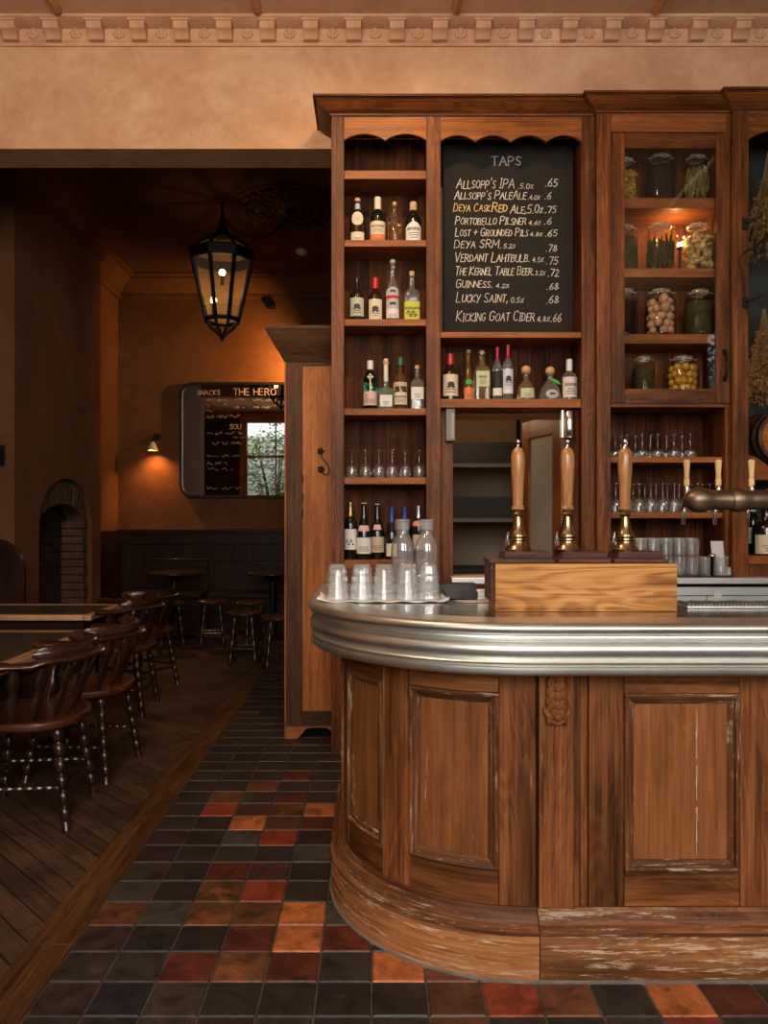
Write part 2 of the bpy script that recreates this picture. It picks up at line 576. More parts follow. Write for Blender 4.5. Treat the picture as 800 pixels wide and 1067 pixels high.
# ---- tiled floor: every quarry tile a bevelled face with its own clay colour
TS = 0.1515
PAL = {'K': (.018, .0165, .0145), 'k': (.025, .0215, .018), 'D': (.034, .025, .019), 'G': (.042, .040, .034),
       'P': (.030, .016, .017), 'B': (.016, .019, .025), 'R': (.190, .030, .013), 'r': (.070, .014, .010),
       'N': (.100, .036, .019), 'n': (.055, .022, .013), 'O': (.360, .105, .030), 'o': (.085, .035, .014)}
ROWS = ['kKkPDKkNkKkRkkoKkrk',     # nearest row first, columns from the wooden border outward
        'PBDKKKKnRNKOrkKnkNKk',
        'DkrorkONRkKnkoRkKkrk',
        'PKKrOrkkKkRkNkoKkrkk',
        'NGooOGkKkrkKkKkrkKkk',
        'GKoRKkkrkKkKkrkKkKkk',
        'DKrnKkKkrkKkKkrkKkKk',
        'PKKKGkrKkKkrkKkKkrkk',
        'PKGRKkKkrkKkKkrkKkKk',
        'kKOnrkKkKkrkKkKkrkkk',
        'kRnoOkKkKkKrkKkKkrkk',
        'kokrkKkKkrkKkKkrkKkk',
        'KkNKkoKkKkrkKkKkkKkk',
        'kKkrKkkRkKkKkrkKkKkk',
        'KDkKkkKrkKkkKkKkrkKk',
        'kKkKDkKkKkkrkKkKkkKk']
vs, fs, cols = [], [], []
NX, NY = 32, 32
rt = random.Random(5)
for j in range(NY):
    for i in range(NX):
        x0 = -.911 + i * TS; y0 = 1.872 + (j) * TS
        if x0 > 2.6: continue
        if j < len(ROWS) and i < len(ROWS[j]): c = ROWS[j][i]
        else: c = rt.choice('KkKkKDrkBkKnk')
        sm_ = {'o': .60, 'R': .30, 'N': .35, 'r': .18, 'n': .28, 'O': .2}.get(c, 0.0)
        c = PAL[c]
        f = rt.uniform(.8, 1.2)
        c = tuple(v * f for v in c)
        g, h = .0028, .0035
        zt = rt.uniform(-.0010, .0006)
        b = len(vs)
        for (gg, z) in ((g, -.004), (g + h, zt)):
            vs += [(x0 + gg, y0 + gg, z), (x0 + TS - gg, y0 + gg, z), (x0 + TS - gg, y0 + TS - gg, z + rt.uniform(-.0007, .0007)), (x0 + gg, y0 + TS - gg, z)]
        fs.append((b + 4, b + 5, b + 6, b + 7))
        for k in range(4):
            k2 = (k + 1) % 4
            fs.append((b + k, b + k2, b + 4 + k2, b + 4 + k))
        cols += [(*c, sm_)] * 5
# grout bed
b = len(vs)
vs += [(-.94, 1.7, -.004), (6.2, 1.7, -.004), (6.2, 6.77, -.004), (-.94, 6.77, -.004)]
fs.append((b, b + 1, b + 2, b + 3)); cols.append((.060, .052, .043, 0))
me = bpy.data.meshes.new('floor')
me.from_pydata(vs, [], fs)
at_ = me.color_attributes.new('tile', 'FLOAT_COLOR', 'CORNER')
li = 0
for f, c in zip(fs, cols):
    for _ in f:
        at_.data[li].color = c; li += 1
m, nt, bs = new_mat('quarry_tiles')
L = nt.links
va = N(nt, 'ShaderNodeVertexColor'); va.layer_name = 'tile'
tc = N(nt, 'ShaderNodeTexCoord')
n1 = N(nt, 'ShaderNodeTexNoise', Scale=13, Detail=7, Roughness=.68, Distortion=.4); L.new(tc.outputs['Object'], n1.inputs['Vector'])
n2 = N(nt, 'ShaderNodeTexNoise', Scale=60, Detail=5, Roughness=.7); L.new(tc.outputs['Object'], n2.inputs['Vector'])
r1 = ramp(nt, [(.34, (.42, .40, .40)), (.5, (1, 1, 1)), (.7, (1.5, 1.35, 1.2))]); L.new(n1.outputs['Fac'], r1.inputs[0])
c = mixc(nt, 1.0, va.outputs['Color'], r1.outputs[0], 'MULTIPLY')
r2 = ramp(nt, [(.35, (.75, .75, .75)), (.65, (1.25, 1.25, 1.25))]); L.new(n2.outputs['Fac'], r2.inputs[0])
c = mixc(nt, 1.0, c, r2.outputs[0], 'MULTIPLY')
n4 = N(nt, 'ShaderNodeTexNoise', Scale=9, Detail=8, Roughness=.68, Distortion=.5); L.new(tc.outputs['Object'], n4.inputs['Vector'])
r5 = ramp(nt, [(.52, (0, 0, 0)), (.68, (1, 1, 1))]); L.new(n4.outputs['Fac'], r5.inputs[0])
ms = N(nt, 'ShaderNodeMath', _operation='MULTIPLY'); L.new(r5.outputs[0], ms.inputs[0]); L.new(va.outputs['Alpha'], ms.inputs[1])
c = mixc(nt, ms.outputs[0], c, (.36, .105, .028))
# dusty pale scuffs, a few paint specks
r3 = ramp(nt, [(.60, (0, 0, 0)), (.80, (.35, .35, .35))]); L.new(n1.outputs['Fac'], r3.inputs[0])
c = mixc(nt, r3.outputs[0], c, (.10, .085, .065))
vo = N(nt, 'ShaderNodeTexVoronoi', Scale=7.0); L.new(tc.outputs['Object'], vo.inputs['Vector'])
r4 = ramp(nt, [(.018, (1, 1, 1)), (.026, (0, 0, 0))]); L.new(vo.outputs['Distance'], r4.inputs[0])
c = mixc(nt, r4.outputs[0], c, (.42, .38, .32))
L.new(c, bs.inputs['Base Color'])
rr = N(nt, 'ShaderNodeMapRange'); rr.inputs[3].default_value = .30; rr.inputs[4].default_value = .62
L.new(n1.outputs['Fac'], rr.inputs[0]); L.new(rr.outputs[0], bs.inputs['Roughness'])
bp = N(nt, 'ShaderNodeBump', Strength=.25, Distance=.003); L.new(n2.outputs['Fac'], bp.inputs['Height']); L.new(bp.outputs[0], bs.inputs['Normal'])
me.materials.append(m)
fl = bpy.data.objects.new('floor', me); COL.objects.link(fl); struct(fl)

# ---- wood block floor, laid on the diagonal, beyond the border plank
m, nt, bs = new_mat('wood_block_floor')
L = nt.links
tc = N(nt, 'ShaderNodeTexCoord')
mp = N(nt, 'ShaderNodeMapping'); mp.inputs['Rotation'].default_value = (0, 0, radians45 := pi / 4)
L.new(tc.outputs['Object'], mp.inputs[0])
br = N(nt, 'ShaderNodeTexBrick', Scale=1.0); br.offset = .5
br.inputs['Color1'].default_value = (.050, .026, .014, 1); br.inputs['Color2'].default_value = (.085, .046, .025, 1)
br.inputs['Mortar'].default_value = (.008, .005, .003, 1); br.inputs['Mortar Size'].default_value = .003
br.inputs['Brick Width'].default_value = .42; br.inputs['Row Height'].default_value = .085
L.new(mp.outputs[0], br.inputs['Vector'])
mp2 = N(nt, 'ShaderNodeMapping'); mp2.inputs['Scale'].default_value = (3, 40, 1); L.new(mp.outputs[0], mp2.inputs[0])
n1 = N(nt, 'ShaderNodeTexNoise', Scale=1.6, Detail=5, Roughness=.65); L.new(mp2.outputs[0], n1.inputs['Vector'])
n2 = N(nt, 'ShaderNodeTexNoise', Scale=2.4, Detail=4); L.new(tc.outputs['Object'], n2.inputs['Vector'])
r1 = ramp(nt, [(.3, (.45, .45, .45)), (.7, (1.5, 1.45, 1.4))]); L.new(n1.outputs['Fac'], r1.inputs[0])
r2 = ramp(nt, [(.35, (.55, .55, .55)), (.65, (1.3, 1.3, 1.3))]); L.new(n2.outputs['Fac'], r2.inputs[0])
c = mixc(nt, 1, br.outputs['Color'], r1.outputs[0], 'MULTIPLY'); c = mixc(nt, 1, c, r2.outputs[0], 'MULTIPLY')
L.new(c, bs.inputs['Base Color']); bs.inputs['Roughness'].default_value = .5
bp = N(nt, 'ShaderNodeBump', Strength=.3, Distance=.003); L.new(n1.outputs['Fac'], bp.inputs['Height']); L.new(bp.outputs[0], bs.inputs['Normal'])
M['blocks'] = m
mb = MB('x')
mb.box(-5.3, -1.051, -2.3, 9.4, -.06, -.001)
mb.box(-1.051, 4.1, 6.75, 9.4, -.06, -.001)
mb.box(-1.051, 6.3, -2.3, 1.7, -.06, -.001)
struct(mb.build('floor', m))
mb = MB('y')
mb.box(-1.050, -.912, -.5, 2.36, -.05, .002)
mb.box(-1.050, -.912, 2.363, 4.86, -.05, .002)
mb.box(-1.050, -.912, 4.863, 6.75, -.05, .002)
struct(mb.build('trim_1', M['plank'], bevel=.002))

# ---- wall behind the bar, with the wide opening to the back room and a hatch to the store
HX0, HX1, HZ0, HZ1 = .40, 1.16, .955, 1.905
mb = MB('x')
mb.box(-5.3, -.165, YW, YB, 3.458, ZC)
pass
mb.box(-.165, HX0, YW, YB, 0, ZC)
mb.box(HX0, HX1, YW, YB, HZ1, ZC)
mb.box(HX0, HX1, YW, YB, 0, HZ0)
mb.box(HX1, 6.3, YW, YB, 0, ZC)
struct(mb.build('wall_back', M['wall'], smooth=False))
struct(MB('x').box(-5.3, -3.06, YW + .01, YB, 0, 3.458).build('wall_pier', M['wall2'], smooth=False))

# ---- ceilings
struct(MB('x').box(-5.3, 6.3, -2.3, YB, ZC, ZC + .1).build('ceiling', M['ceil'], smooth=False))
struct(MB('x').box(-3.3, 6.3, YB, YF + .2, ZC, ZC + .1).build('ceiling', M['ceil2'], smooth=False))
rib = MB('y')
for x in (-4.03, -2.9, -1.775, -.65, .47, 1.60, 2.73, 3.86, 4.99):
    rib.prism([(x - .028, ZC + .002), (x + .028, ZC + .002), (x + .020, ZC - .018), (x, ZC - .030), (x - .020, ZC - .018)], 'y', -2.2, 4.37)
struct(rib.build('trim_2', M['gilt']))

# ---- bracketed plaster cornice along the wall
cor = tag(thing('trim_3', 'peach plaster cornice of small brackets and rosettes under the ceiling', 'cornice', (0, YW, 4.1)))
cor['kind'] = 'structure'
prof = [(-.01, 4.052), (.012, 4.052), (.018, 4.060), (.018, 4.068), (.026, 4.074), (.026, 4.142), (.11, 4.150), (.122, 4.156), (.122, 4.1705), (-.01, 4.1705)]
MB('x').mitre([(-5.2, YW), (6.2, YW)], prof).build('cornice_band', M['wall'], cor, fixn=True)
sp = .248
x = -388 * 4.46 / FPX + .05 - sp * 2
brk0 = ros0 = None
k = 0
xs_ = []
while x < 2.6:
    xs_.append(x); x += sp
for i, x in enumerate(xs_):
    if brk0 is None:
        q = MB('x')
        pr = [(YW - .02, 4.066), (YW - .052, 4.066), (YW - .058, 4.085), (YW - .075, 4.098), (YW - .098, 4.105), (YW - .104, 4.15), (YW - .02, 4.152)]
        q.prism(pr, 'x', x - .043, x + .043)
        q.prism([(YW - .02, 4.142), (YW - .112, 4.142), (YW - .114, 4.156), (YW - .02, 4.158)], 'x', x - .052, x + .052)
        brk0 = q.build('bracket', M['wall'], cor, bevel=.003)
        q = MB('x')
        cx = x + sp / 2
        for a in range(8):
            q.sphere((cx + .024 * cos(a * pi / 4), YW - .030, 4.113 + .021 * sin(a * pi / 4)), .012, 8, 6)
        q.sphere((cx, YW - .032, 4.113), .018, 10, 8)
        ros0 = q.build('rosette', M['wall'], cor)
    else:
        for src in (brk0, ros0):
            d = src.copy(); COL.objects.link(d); d.location = (i * sp, 0, 0)

# ---- rear and side walls of the main room, with tall sash windows to the garden
WIN = [(-3.45, -1.75, .95, 3.95), (-1.1, .8, .95, 3.95), (1.95, 3.25, .95, 3.95), (4.52, 5.95, .95, 3.95)]
mb = MB('x')
xs = [-5.3] + [w for t in WIN for w in t[:2]] + [6.3]
for i in range(0, len(xs), 2): mb.box(xs[i], xs[i + 1], -2.5, -2.25, 0, ZC)
for a, b_, z0, z1 in WIN:
    mb.box(a, b_, -2.5, -2.25, 0, z0); mb.box(a, b_, -2.5, -2.25, z1, ZC)
struct(mb.build('wall_rear', M['wall2'], smooth=False))
for a, b_, z0, z1 in WIN:
    w = tag(thing('window_%d' % (WIN.index((a, b_, z0, z1)) + 1), 'tall timber sash window facing the garden', 'window', (a, -2.3, z0)))
    w['kind'] = 'structure'
    q = MB('z')
    q.box(a, a + .09, -2.40, -2.22, z0, z1); q.box(b_ - .09, b_, -2.40, -2.22, z0, z1)
    q.box(a - .1, a, -2.27, -2.20, z0, z1 + .1); q.box(b_, b_ + .1, -2.27, -2.20, z0, z1 + .1)
    q.box(a + .09, b_ - .09, -2.40, -2.22, z1 - .09, z1, 'x'); q.box(a + .09, b_ - .09, -2.40, -2.22, z0, z0 + .10, 'x')
    q.box(a, b_, -2.27, -2.20, z1, z1 + .16, 'x')
    q.box(a + .09, b_ - .09, -2.38, -2.30, 2.92, 2.99, 'x')
    q.box((a + b_) / 2 - .02, (a + b_) / 2 + .02, -2.37, -2.31, z0, z1)
    q.build('window_frame', M['shelf_wood'], w, bevel=.004)
    MB('x').box(a + .08, b_ - .08, -2.345, -2.341, z0 + .08, z1 - .08).build('window_pane', M['pane'], w)
struct(MB('x').box(-5.45, -5.2, -2.5, YB, 0, ZC).build('wall_left', M['wall'], smooth=False))
struct(MB('x').box(6.2, 6.4, -2.5, YB + 4.8, 0, ZC).build('wall_right', M['wall'], smooth=False))

# ---- back room: left wall with a projecting chimney breast, far wall, partition to the store
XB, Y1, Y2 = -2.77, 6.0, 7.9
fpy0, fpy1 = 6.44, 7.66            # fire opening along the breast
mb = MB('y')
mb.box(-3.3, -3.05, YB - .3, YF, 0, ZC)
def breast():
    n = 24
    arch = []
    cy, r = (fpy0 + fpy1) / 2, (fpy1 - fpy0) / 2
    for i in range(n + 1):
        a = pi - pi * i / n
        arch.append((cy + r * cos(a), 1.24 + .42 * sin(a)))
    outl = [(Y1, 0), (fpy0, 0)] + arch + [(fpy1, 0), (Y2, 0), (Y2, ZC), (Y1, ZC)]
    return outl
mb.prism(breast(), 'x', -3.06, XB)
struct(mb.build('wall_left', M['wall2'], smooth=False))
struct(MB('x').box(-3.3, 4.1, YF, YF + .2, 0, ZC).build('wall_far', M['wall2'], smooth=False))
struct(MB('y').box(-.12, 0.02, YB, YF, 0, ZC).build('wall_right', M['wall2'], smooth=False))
# room cornice
mb = MB('x')
cp = [(-.01, 3.93), (.03, 3.93), (.04, 3.96), (.035, 3.985), (.06, 4.0), (.10, 4.05), (.17, 4.10), (.20, 4.12), (.20, 4.14), (.26, 4.15), (.26, 4.172), (-.01, 4.172)]
mb.mitre([(-3.05, YB), (-3.05, Y1), (XB, Y1), (XB, Y2), (-3.05, Y2), (-3.05, YF), (-.12, YF)], cp)
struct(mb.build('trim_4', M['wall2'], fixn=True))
# dark panelled dado with rails along the far wall
mb = MB('z')
dz = 1.155
mb.box(-3.05, -.12, YF - .03, YF, 0, dz)
mb.box(-3.05, -.12, YF - .055, YF, dz - .03, dz + .012, 'x')
mb.box(-3.05, -.12, YF - .045, YF, dz - .17, dz - .03, 'x')
xx = -3.0
while xx < -.2:
    mb.box(xx, xx + .10, YF - .044, YF, 0, dz - .171); xx += .74
mb.box(-3.05, -3.01, Y2 + .02, YF, 0, dz)
struct(mb.build('trim_5', M['dark_wood'], bevel=.004))

# ---- store room behind the hatch
mb = MB('x')
mb.box(.02, 4.0, 7.0, 7.1, 0, ZC)
mb.box(.02, .06, YB, 7.0, 0, ZC)
mb.box(1.35, 1.45, 5.5, 7.0, 0, ZC)
struct(mb.build('wall_store', M['cream'], smooth=False))

# ---- garden outside the rear windows
m, nt, bs = new_mat('painted_brick')
L = nt.links
tc = N(nt, 'ShaderNodeTexCoord')
mp = N(nt, 'ShaderNodeMapping'); mp.inputs['Rotation'].default_value = (pi / 2, 0, 0); L.new(tc.outputs['Object'], mp.inputs[0])
br = N(nt, 'ShaderNodeTexBrick', Scale=1.0)
br.inputs['Color1'].default_value = (.72, .71, .68, 1); br.inputs['Color2'].default_value = (.60, .60, .58, 1)
br.inputs['Mortar'].default_value = (.30, .29, .28, 1); br.inputs['Mortar Size'].default_value = .012
br.inputs['Brick Width'].default_value = .42; br.inputs['Row Height'].default_value = .15
L.new(mp.outputs[0], br.inputs['Vector']); L.new(br.outputs['Color'], bs.inputs['Base Color'])
M['white_brick'] = m
struct(MB('x').box(-8, 10, -6.2, -6.0, 0, 3.9).build('wall_garden', m, smooth=False))
struct(MB('x').box(-9, 9, -9, -2.5, -.1, 0).build('floor', plain('garden_paving', (.30, .29, .27), .9, noise=.3), smooth=False))
M['leaf'] = plain('leaf_green', (.10, .22, .045), .5, noise=.5, nscale=3)
M['leaf_dark'] = plain('leaf_dark', (.05, .11, .025), .5, noise=.5, nscale=3)
rg = random.Random(3)
for i, (x, y, z, rad, lab) in enumerate([(-5.6, -4.6, 1.6, 1.1, 'leafy garden shrub outside the window furthest from the bar end'),
                                         (-2.9, -4.6, 2.9, 1.25, 'leafy garden shrub outside the window seen in the framed mirror'),
                                         (6.1, -5.1, 4.5, 1.0, 'leafy garden tree outside the window nearest the glazed cupboard')]):
    t = thing('garden_shrub', lab, 'shrub', (x, y, 0))
    q = MB('z')
    for _ in range(1600):
        a, b_, r = rg.uniform(0, 2 * pi), math.acos(rg.uniform(-1, 1)), rad * rg.uniform(.55, 1) 
        c = (x + r * sin(b_) * cos(a), y + .55 * r * sin(b_) * sin(a), max(.2, z + r * cos(b_)))
        s = rg.uniform(.05, .11); a2 = rg.uniform(0, 2 * pi); tl = rg.uniform(-.8, .8)
        ux, uy, uz = cos(a2), sin(a2), tl
        q._add([(c[0], c[1], c[2]), (c[0] + s * ux * .6 - s * uy * .4, c[1] + s * uy * .6 + s * ux * .4, c[2] + s * .4),
                (c[0] + s * ux * 1.5, c[1] + s * uy * 1.5, c[2] + s * uz), (c[0] + s * ux * .6 + s * uy * .4, c[1] + s * uy * .6 - s * ux * .4, c[2] - s * .1)], [(0, 1, 2, 3)])
    fo = q.build('foliage', M['leaf'] if i != 2 else M['leaf_dark'], t, smooth=False); fo['kind'] = 'stuff'
    q = MB('z')
    for k in range(5):
        a = k * 1.26
        q.tube([(x + .05 * cos(a), y + .05 * sin(a), 0), (x + .2 * cos(a), y + .15 * sin(a), z * .6), (x + .6 * cos(a), y + .3 * sin(a), z + .4)], [.04, .03, .012], 6)
    q.build('stem', M['dark_wood'], t)

# ================================================================== THE BAR COUNTER
RB, BX, BY = .553, .45, 2.765          # panel face radius and centre of the rounded end


def barmap(p):
    x, y, z = p
    d = -y
    if x >= 0: return (BX + x, BY - RB - d, z)
    th = -x / RB
    if th < pi / 2: return (BX - (RB + d) * sin(th), BY - (RB + d) * cos(th), z)
    return (BX - (RB + d), BY + (-x - RB * pi / 2), z)


def xpx(px):
    """path coordinate of the panel face at a measured bearing on the rounded end"""
    lo, hi = 0.0, 1.45
    for _ in range(50):
        th = (lo + hi) / 2
        q = 388 + FPX * (BX - RB * sin(th)) / (BY - RB * cos(th))
        if q > px: lo = th
        else: hi = th
    return -lo * RB


XE, XR = -(RB * pi / 2 + .60), 2.0      # path ends
bar = thing('bar_counter', 'worn panelled pine bar counter with a rounded end under the pewter top', 'bar counter', (BX, BY, 0))


def seg(grain='x'):
    return MB(grain, barmap)


seg().sweepx([(.02, .02), (.06, .02), (.06, .86), (.02, .86)], XE, XR).build('carcass', M['dark_wood'], bar)
# plinth: board and weathered moulding above
joint = .018
for a, b_ in ((XE, joint - .0015), (joint + .0015, XR)):
    seg().sweepx([(-.040, .0), (-.043, .010), (-.043, .118), (-.036, .128), (.02, .128), (.02, .0)], a, b_).build('plinth', M['plinth_wood'], bar)
    seg().sweepx([(-.036, .128), (-.046, .131), (-.047, .142), (-.038, .150), (-.030, .154), (-.026, .166), (-.012, .184), (-.004, .192), (.02, .192), (.02, .128)], a, b_).build('plinth_moulding', M['bar_mould'], bar)
# thin mastic line against the tiles
seg().sweepx([(-.048, -.003), (-.048, .004), (-.040, .008), (-.03, .004), (-.03, -.003)], XE, XR).build('mastic_line', plain('grey_mastic', (.16, .14, .12), .9, noise=.3), bar)

ZB0, ZB1, ZT0, ZT1 = .192, .292, .800, .872
x512, x520 = xpx(514), xpx(520)
x427, x400, x364 = xpx(427), xpx(399.5), xpx(363.5)


def stile(x0, x1, z0=ZB0, z1=ZT1, d=0.0, mat='bar_wood', name='stile'):
    return seg('z').sweepx([(-d, z0), (-d, z1), (.02, z1), (.02, z0)], x0, x1).build(name, M[mat], bar, bevel=.0022)


def rail(x0, x1, z0, z1, d=0.0):
    return seg('x').sweepx([(-d, z0), (-d, z1), (.02, z1), (.02, z0)], x0, x1).build('rail', M['bar_wood'], bar, bevel=.0022)


def bay(x0, x1, crack=None):
    """rails, recessed panel and its moulding between two stiles"""
    rail(x0 + .001, x1 - .001, ZB0, ZB1); rail(x0 + .001, x1 - .001, ZT0, ZT1)
    seg('z').sweepx([(.010, ZB1 - .01), (.010, ZT0 + .01), (.02, ZT0 + .01), (.02, ZB1 - .01)], x0 - .01, x1 + .01).build('panel', M['bar_panel'], bar)
    w = .034
    pr = [(.012, 0), (-.006, .0), (-.010, .006), (-.008, .013), (-.001, .017), (.002, .024), (.008, .030), (.012, w)]
    seg('x').sweepx([(y, ZB1 + z) for y, z in pr], x0 + .001, x1 - .001).build('panel_moulding', M['bar_mould'], bar)
    seg('x').sweepx([(y, ZT0 - z) for y, z in pr], x0 + .001, x1 - .001).build('panel_moulding', M['bar_mould'], bar)
    for s, xb in ((1, x0), (-1, x1)):
        seg('z').prism([(xb + s * (z + .001), y) for y, z in pr], 'z', ZB1 + .004, ZT0 - .004).build('panel_moulding', M['bar_mould'], bar, angle=25)
    if crack is not None:
        q = seg('z')
        rc = random.Random(9)
        pts = [(crack + rc.uniform(-.0012, .0012), ZB1 + .04 + i * .02) for i in range(22) if ZB1 + .04 + i * .02 < ZT0 - .035]
        for (xa, za), (xb, zb) in zip(pts[:-1], pts[1:]):
            if rc.random() < .75:
                wv = rc.uniform(.0004, .0014)
                q.box(min(xa, xb) - wv, max(xa, xb) + wv, .0088, .0105, za, zb)
        q.build('filled_crack', plain('old_filler', (.46, .37, .26), .9, noise=.3), bar, smooth=False)['kind'] = 'stuff'


# rounded end
stile(x520, joint - .002)
bay(x427, x520)
stile(x400, x427)
bay(x364, x400)
stile(x364 - .10, x364)
bay(x364 - .42, x364 - .10)
stile(XE, x364 - .42)


def S(px): return (px - 388) * .002738 - BX


# straight front
def pilaster(xa, xb, carved=True):
    stile(xa, xb, d=.012, name='pilaster')
    cx = (xa + xb) / 2
    q = seg('z')
    # carved leaf drop
    for r in range(5):
        z = .872 - .018 - r * .026; w = .026 - abs(r - 2.2) * .002
        for s in (-1, 1):
            for k in range(3):
                a = .35 + k * .42
                c = (cx + s * (w * .5 + .006 * k), -.020 - .003 * (2 - k), z - .010 * k)
                q.sphere(c, .0105, 8, 6, sx=.8, sz=1.55)
        q.sphere((cx, -.026, z - .004), .010, 8, 6, sz=1.7)
    for s in (-1, 1):
        q.tube([(cx, -.020, .742), (cx + s * .018, -.024, .735), (cx + s * .034, -.022, .752), (cx + s * .038, -.018, .765)], [.007, .009, .008, .004], 8)
        q.tube([(cx, -.024, .720), (cx + s * .016, -.024, .728), (cx + s * .030, -.020, .742)], [.007, .008, .004], 8)
    q.sphere((cx, -.030, .741), .014, 10, 8)
    q.build('carved_leaf', M['bar_wood'], bar)


def bayset(x0):
    """pilaster, fluted strips, board, then a framed panel, from path coordinate x0"""
    pilaster(x0 + .002, x0 + S(597) - S(560))
    xa = x0 + S(597) - S(560)
    stile(xa + .001, xa + .020, d=.002, name='fillet'); stile(xa + .0215, xa + .043, d=-.004, name='fillet')
    xb = x0 + S(613) - S(560)
    stile(xb + .001, x0 + S(650) - S(560))
    xc, xd = x0 + S(650) - S(560), x0 + S(771) - S(560)
    bay(xc, xd, crack=xc + .212)
    stile(xd, xd + .11)
    return xd + .11


xn = bayset(joint + .002)
xn = bayset(xn)
bay(xn, xn + .35)
stile(xn + .35, XR)
# ------------------------------------------------------------------ pewter top
top = thing('pewter_worktop', 'pewter bar top with a deep rolled edge on the pine counter', 'worktop', (BX, BY, .87))
prof = [(-.01, .872), (.098, .870), (.108, .8725), (.112, .880), (.111, .893), (.105, .8965), (.105, .8985), (.112, .902), (.114, .907),
        (.110, .9125), (.104, .9135), (.106, .919), (.113, .927), (.117, .937), (.117, .946), (.112, .956), (.103, .962), (.0985, .9635),
        (.0985, .966), (.105, .969), (.108, .974), (.106, .979), (.110, .982), (.120, .988), (.126, .996), (.1265, 1.003), (.122, 1.010), (.113, 1.0145), (.10, 1.0155), (-.01, 1.0155)]
seg().sweepx([(-d, z) for d, z in prof], XE, XR, .035).build('rolled_edge', M['pewter'], top, angle=50)
outl = []
n = 30
for i in range(n + 1):
    x = -(RB * pi / 2) * i / n
    outl.append(barmap((x, -.09, 0))[:2])
outl = [(BX + XR, BY - RB - .09)] + outl + [(BX - RB - .09, BY + .60), (.34, BY + .60), (.34, 2.98), (.52, 2.74), (.56, 2.575), (BX + XR, 2.575)]
MB('x').prism(outl, 'z', .965, 1.0150).build('top_sheet', metal_mat('pewter_sheet', (.50, .49, .44), .17, .05, .14, 7), top, smooth=False)

# ================================================================== THE BACK BAR
BK = 4.505                       # back boards


def wave(x0, x1, zlow, zhigh, ztop, n):
    """scalloped valance outline: n arches between x0 and x1"""
    pts = [(x0, ztop), (x0, zlow)]
    k = 16 * n
    for i in range(k + 1):
        t = i / k
        s = abs(sin(pi * n * t)) ** .8
        pts.append((x0 + (x1 - x0) * t, zlow + (zhigh - zlow) * s))
    pts += [(x1, zlow), (x1, ztop)]
    out = [pts[0]]
    for p in pts[1:]:
        if abs(p[0] - out[-1][0]) + abs(p[1] - out[-1][1]) > 1e-6: out.append(p)
    return out


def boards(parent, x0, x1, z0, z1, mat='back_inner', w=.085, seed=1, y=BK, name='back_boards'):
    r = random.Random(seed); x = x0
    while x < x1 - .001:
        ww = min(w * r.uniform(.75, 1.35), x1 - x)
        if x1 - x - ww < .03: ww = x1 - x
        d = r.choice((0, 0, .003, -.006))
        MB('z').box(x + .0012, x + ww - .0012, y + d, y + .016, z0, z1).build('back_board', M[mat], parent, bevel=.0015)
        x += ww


def crown(parent, path, zb, d=.095, wall=.0):
    zt = zb + .072
    pr = [(-.005, zb), (.006, zb), (.008, zb + .010), (.020, zb + .016), (d * .55, zb + .034), (d * .80, zb + .052), (d * .84, zb + .056),
          (d * .84, zb + .060), (d, zb + .060), (d, zt), (-.005, zt)]
    return MB('x').mitre(path, pr).build('crown_moulding', M['back_wood'], parent, angle=30, fixn=True)


# ---- left and middle bays
YA = 4.25
ax = lambda px: fx(px, YA)
az = lambda py: fz(py, YA)
bb = thing('back_bar', 'dark pine back bar with open bottle shelves, chalkboard bay and serving hatch', 'shelving', (.45, 4.4, 0))
FRT = 3.504


def stileA(p, x0, x1, z0, z1, yf, d=.026, mat='back_wood', name='stile'):
    return MB('z').box(x0, x1, yf, yf + d, z0, z1).build(name, M[mat], p, bevel=.003)


xl0, xl1 = ax(345), ax(358.5)
xm0, xm1 = ax(444), ax(459)
xr0, xr1 = ax(606), ax(620.3)
for a, b_ in ((xl0, xl1), (xm0, xm1), (xr0, xr1)):
    stileA(bb, a, b_, 0, FRT, YA)
for xa, xb in ((xl0 + .004, xl0 + .03), (xm0 + .008, xm0 + .034), (xm1 - .034, xm1 - .008), (xr0 + .003, xr0 + .029)):
    z0 = 0
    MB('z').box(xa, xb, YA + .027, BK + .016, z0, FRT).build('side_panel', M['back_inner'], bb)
crown(bb, [(xl0, YW), (xl0, YA), (xr1, YA)], FRT)
MB('x').box(xl0, xr1, YA + .005, BK, FRT + .001, FRT + .02).build('roof_board', M['back_inner'], bb)
q = MB('x').prism(wave(xl1 - .004, xm0 + .004, az(146), az(139), FRT, 2), 'y', YA + .004, YA + .024)
q.build('valance', M['shelf_wood'], bb, bevel=.0015)
q = MB('x').prism(wave(xm1 - .004, xr0 + .004, az(147.5), az(140.5), FRT, 4), 'y', YA + .004, YA + .024)
q.build('valance', M['shelf_wood'], bb, bevel=.0015)
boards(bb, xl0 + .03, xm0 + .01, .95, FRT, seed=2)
# open shelves of the left bay
YS = YA + .027
sz = lambda py: fz(py, YS)
LSH = {}
for y0, th in ((177.5, 9), (250, 7), (332.5, 7), (425.5, 7), (497.5, 7), (583.5, 9)):
    z = sz(y0)
    LSH[y0] = z
    MB('x').box(xl0 + .031, xm0 + .007, YS, BK - .002, z - th * YS / FPX, z).build('shelf', M['shelf_wood'], bb, bevel=.002)
MB('z').box(xl1 - .002, xm0 + .002, YA + .006, YA + .026, 0, LSH[583.5] - 9 * YS / FPX).build('base_panel', M['back_wood'], bb)
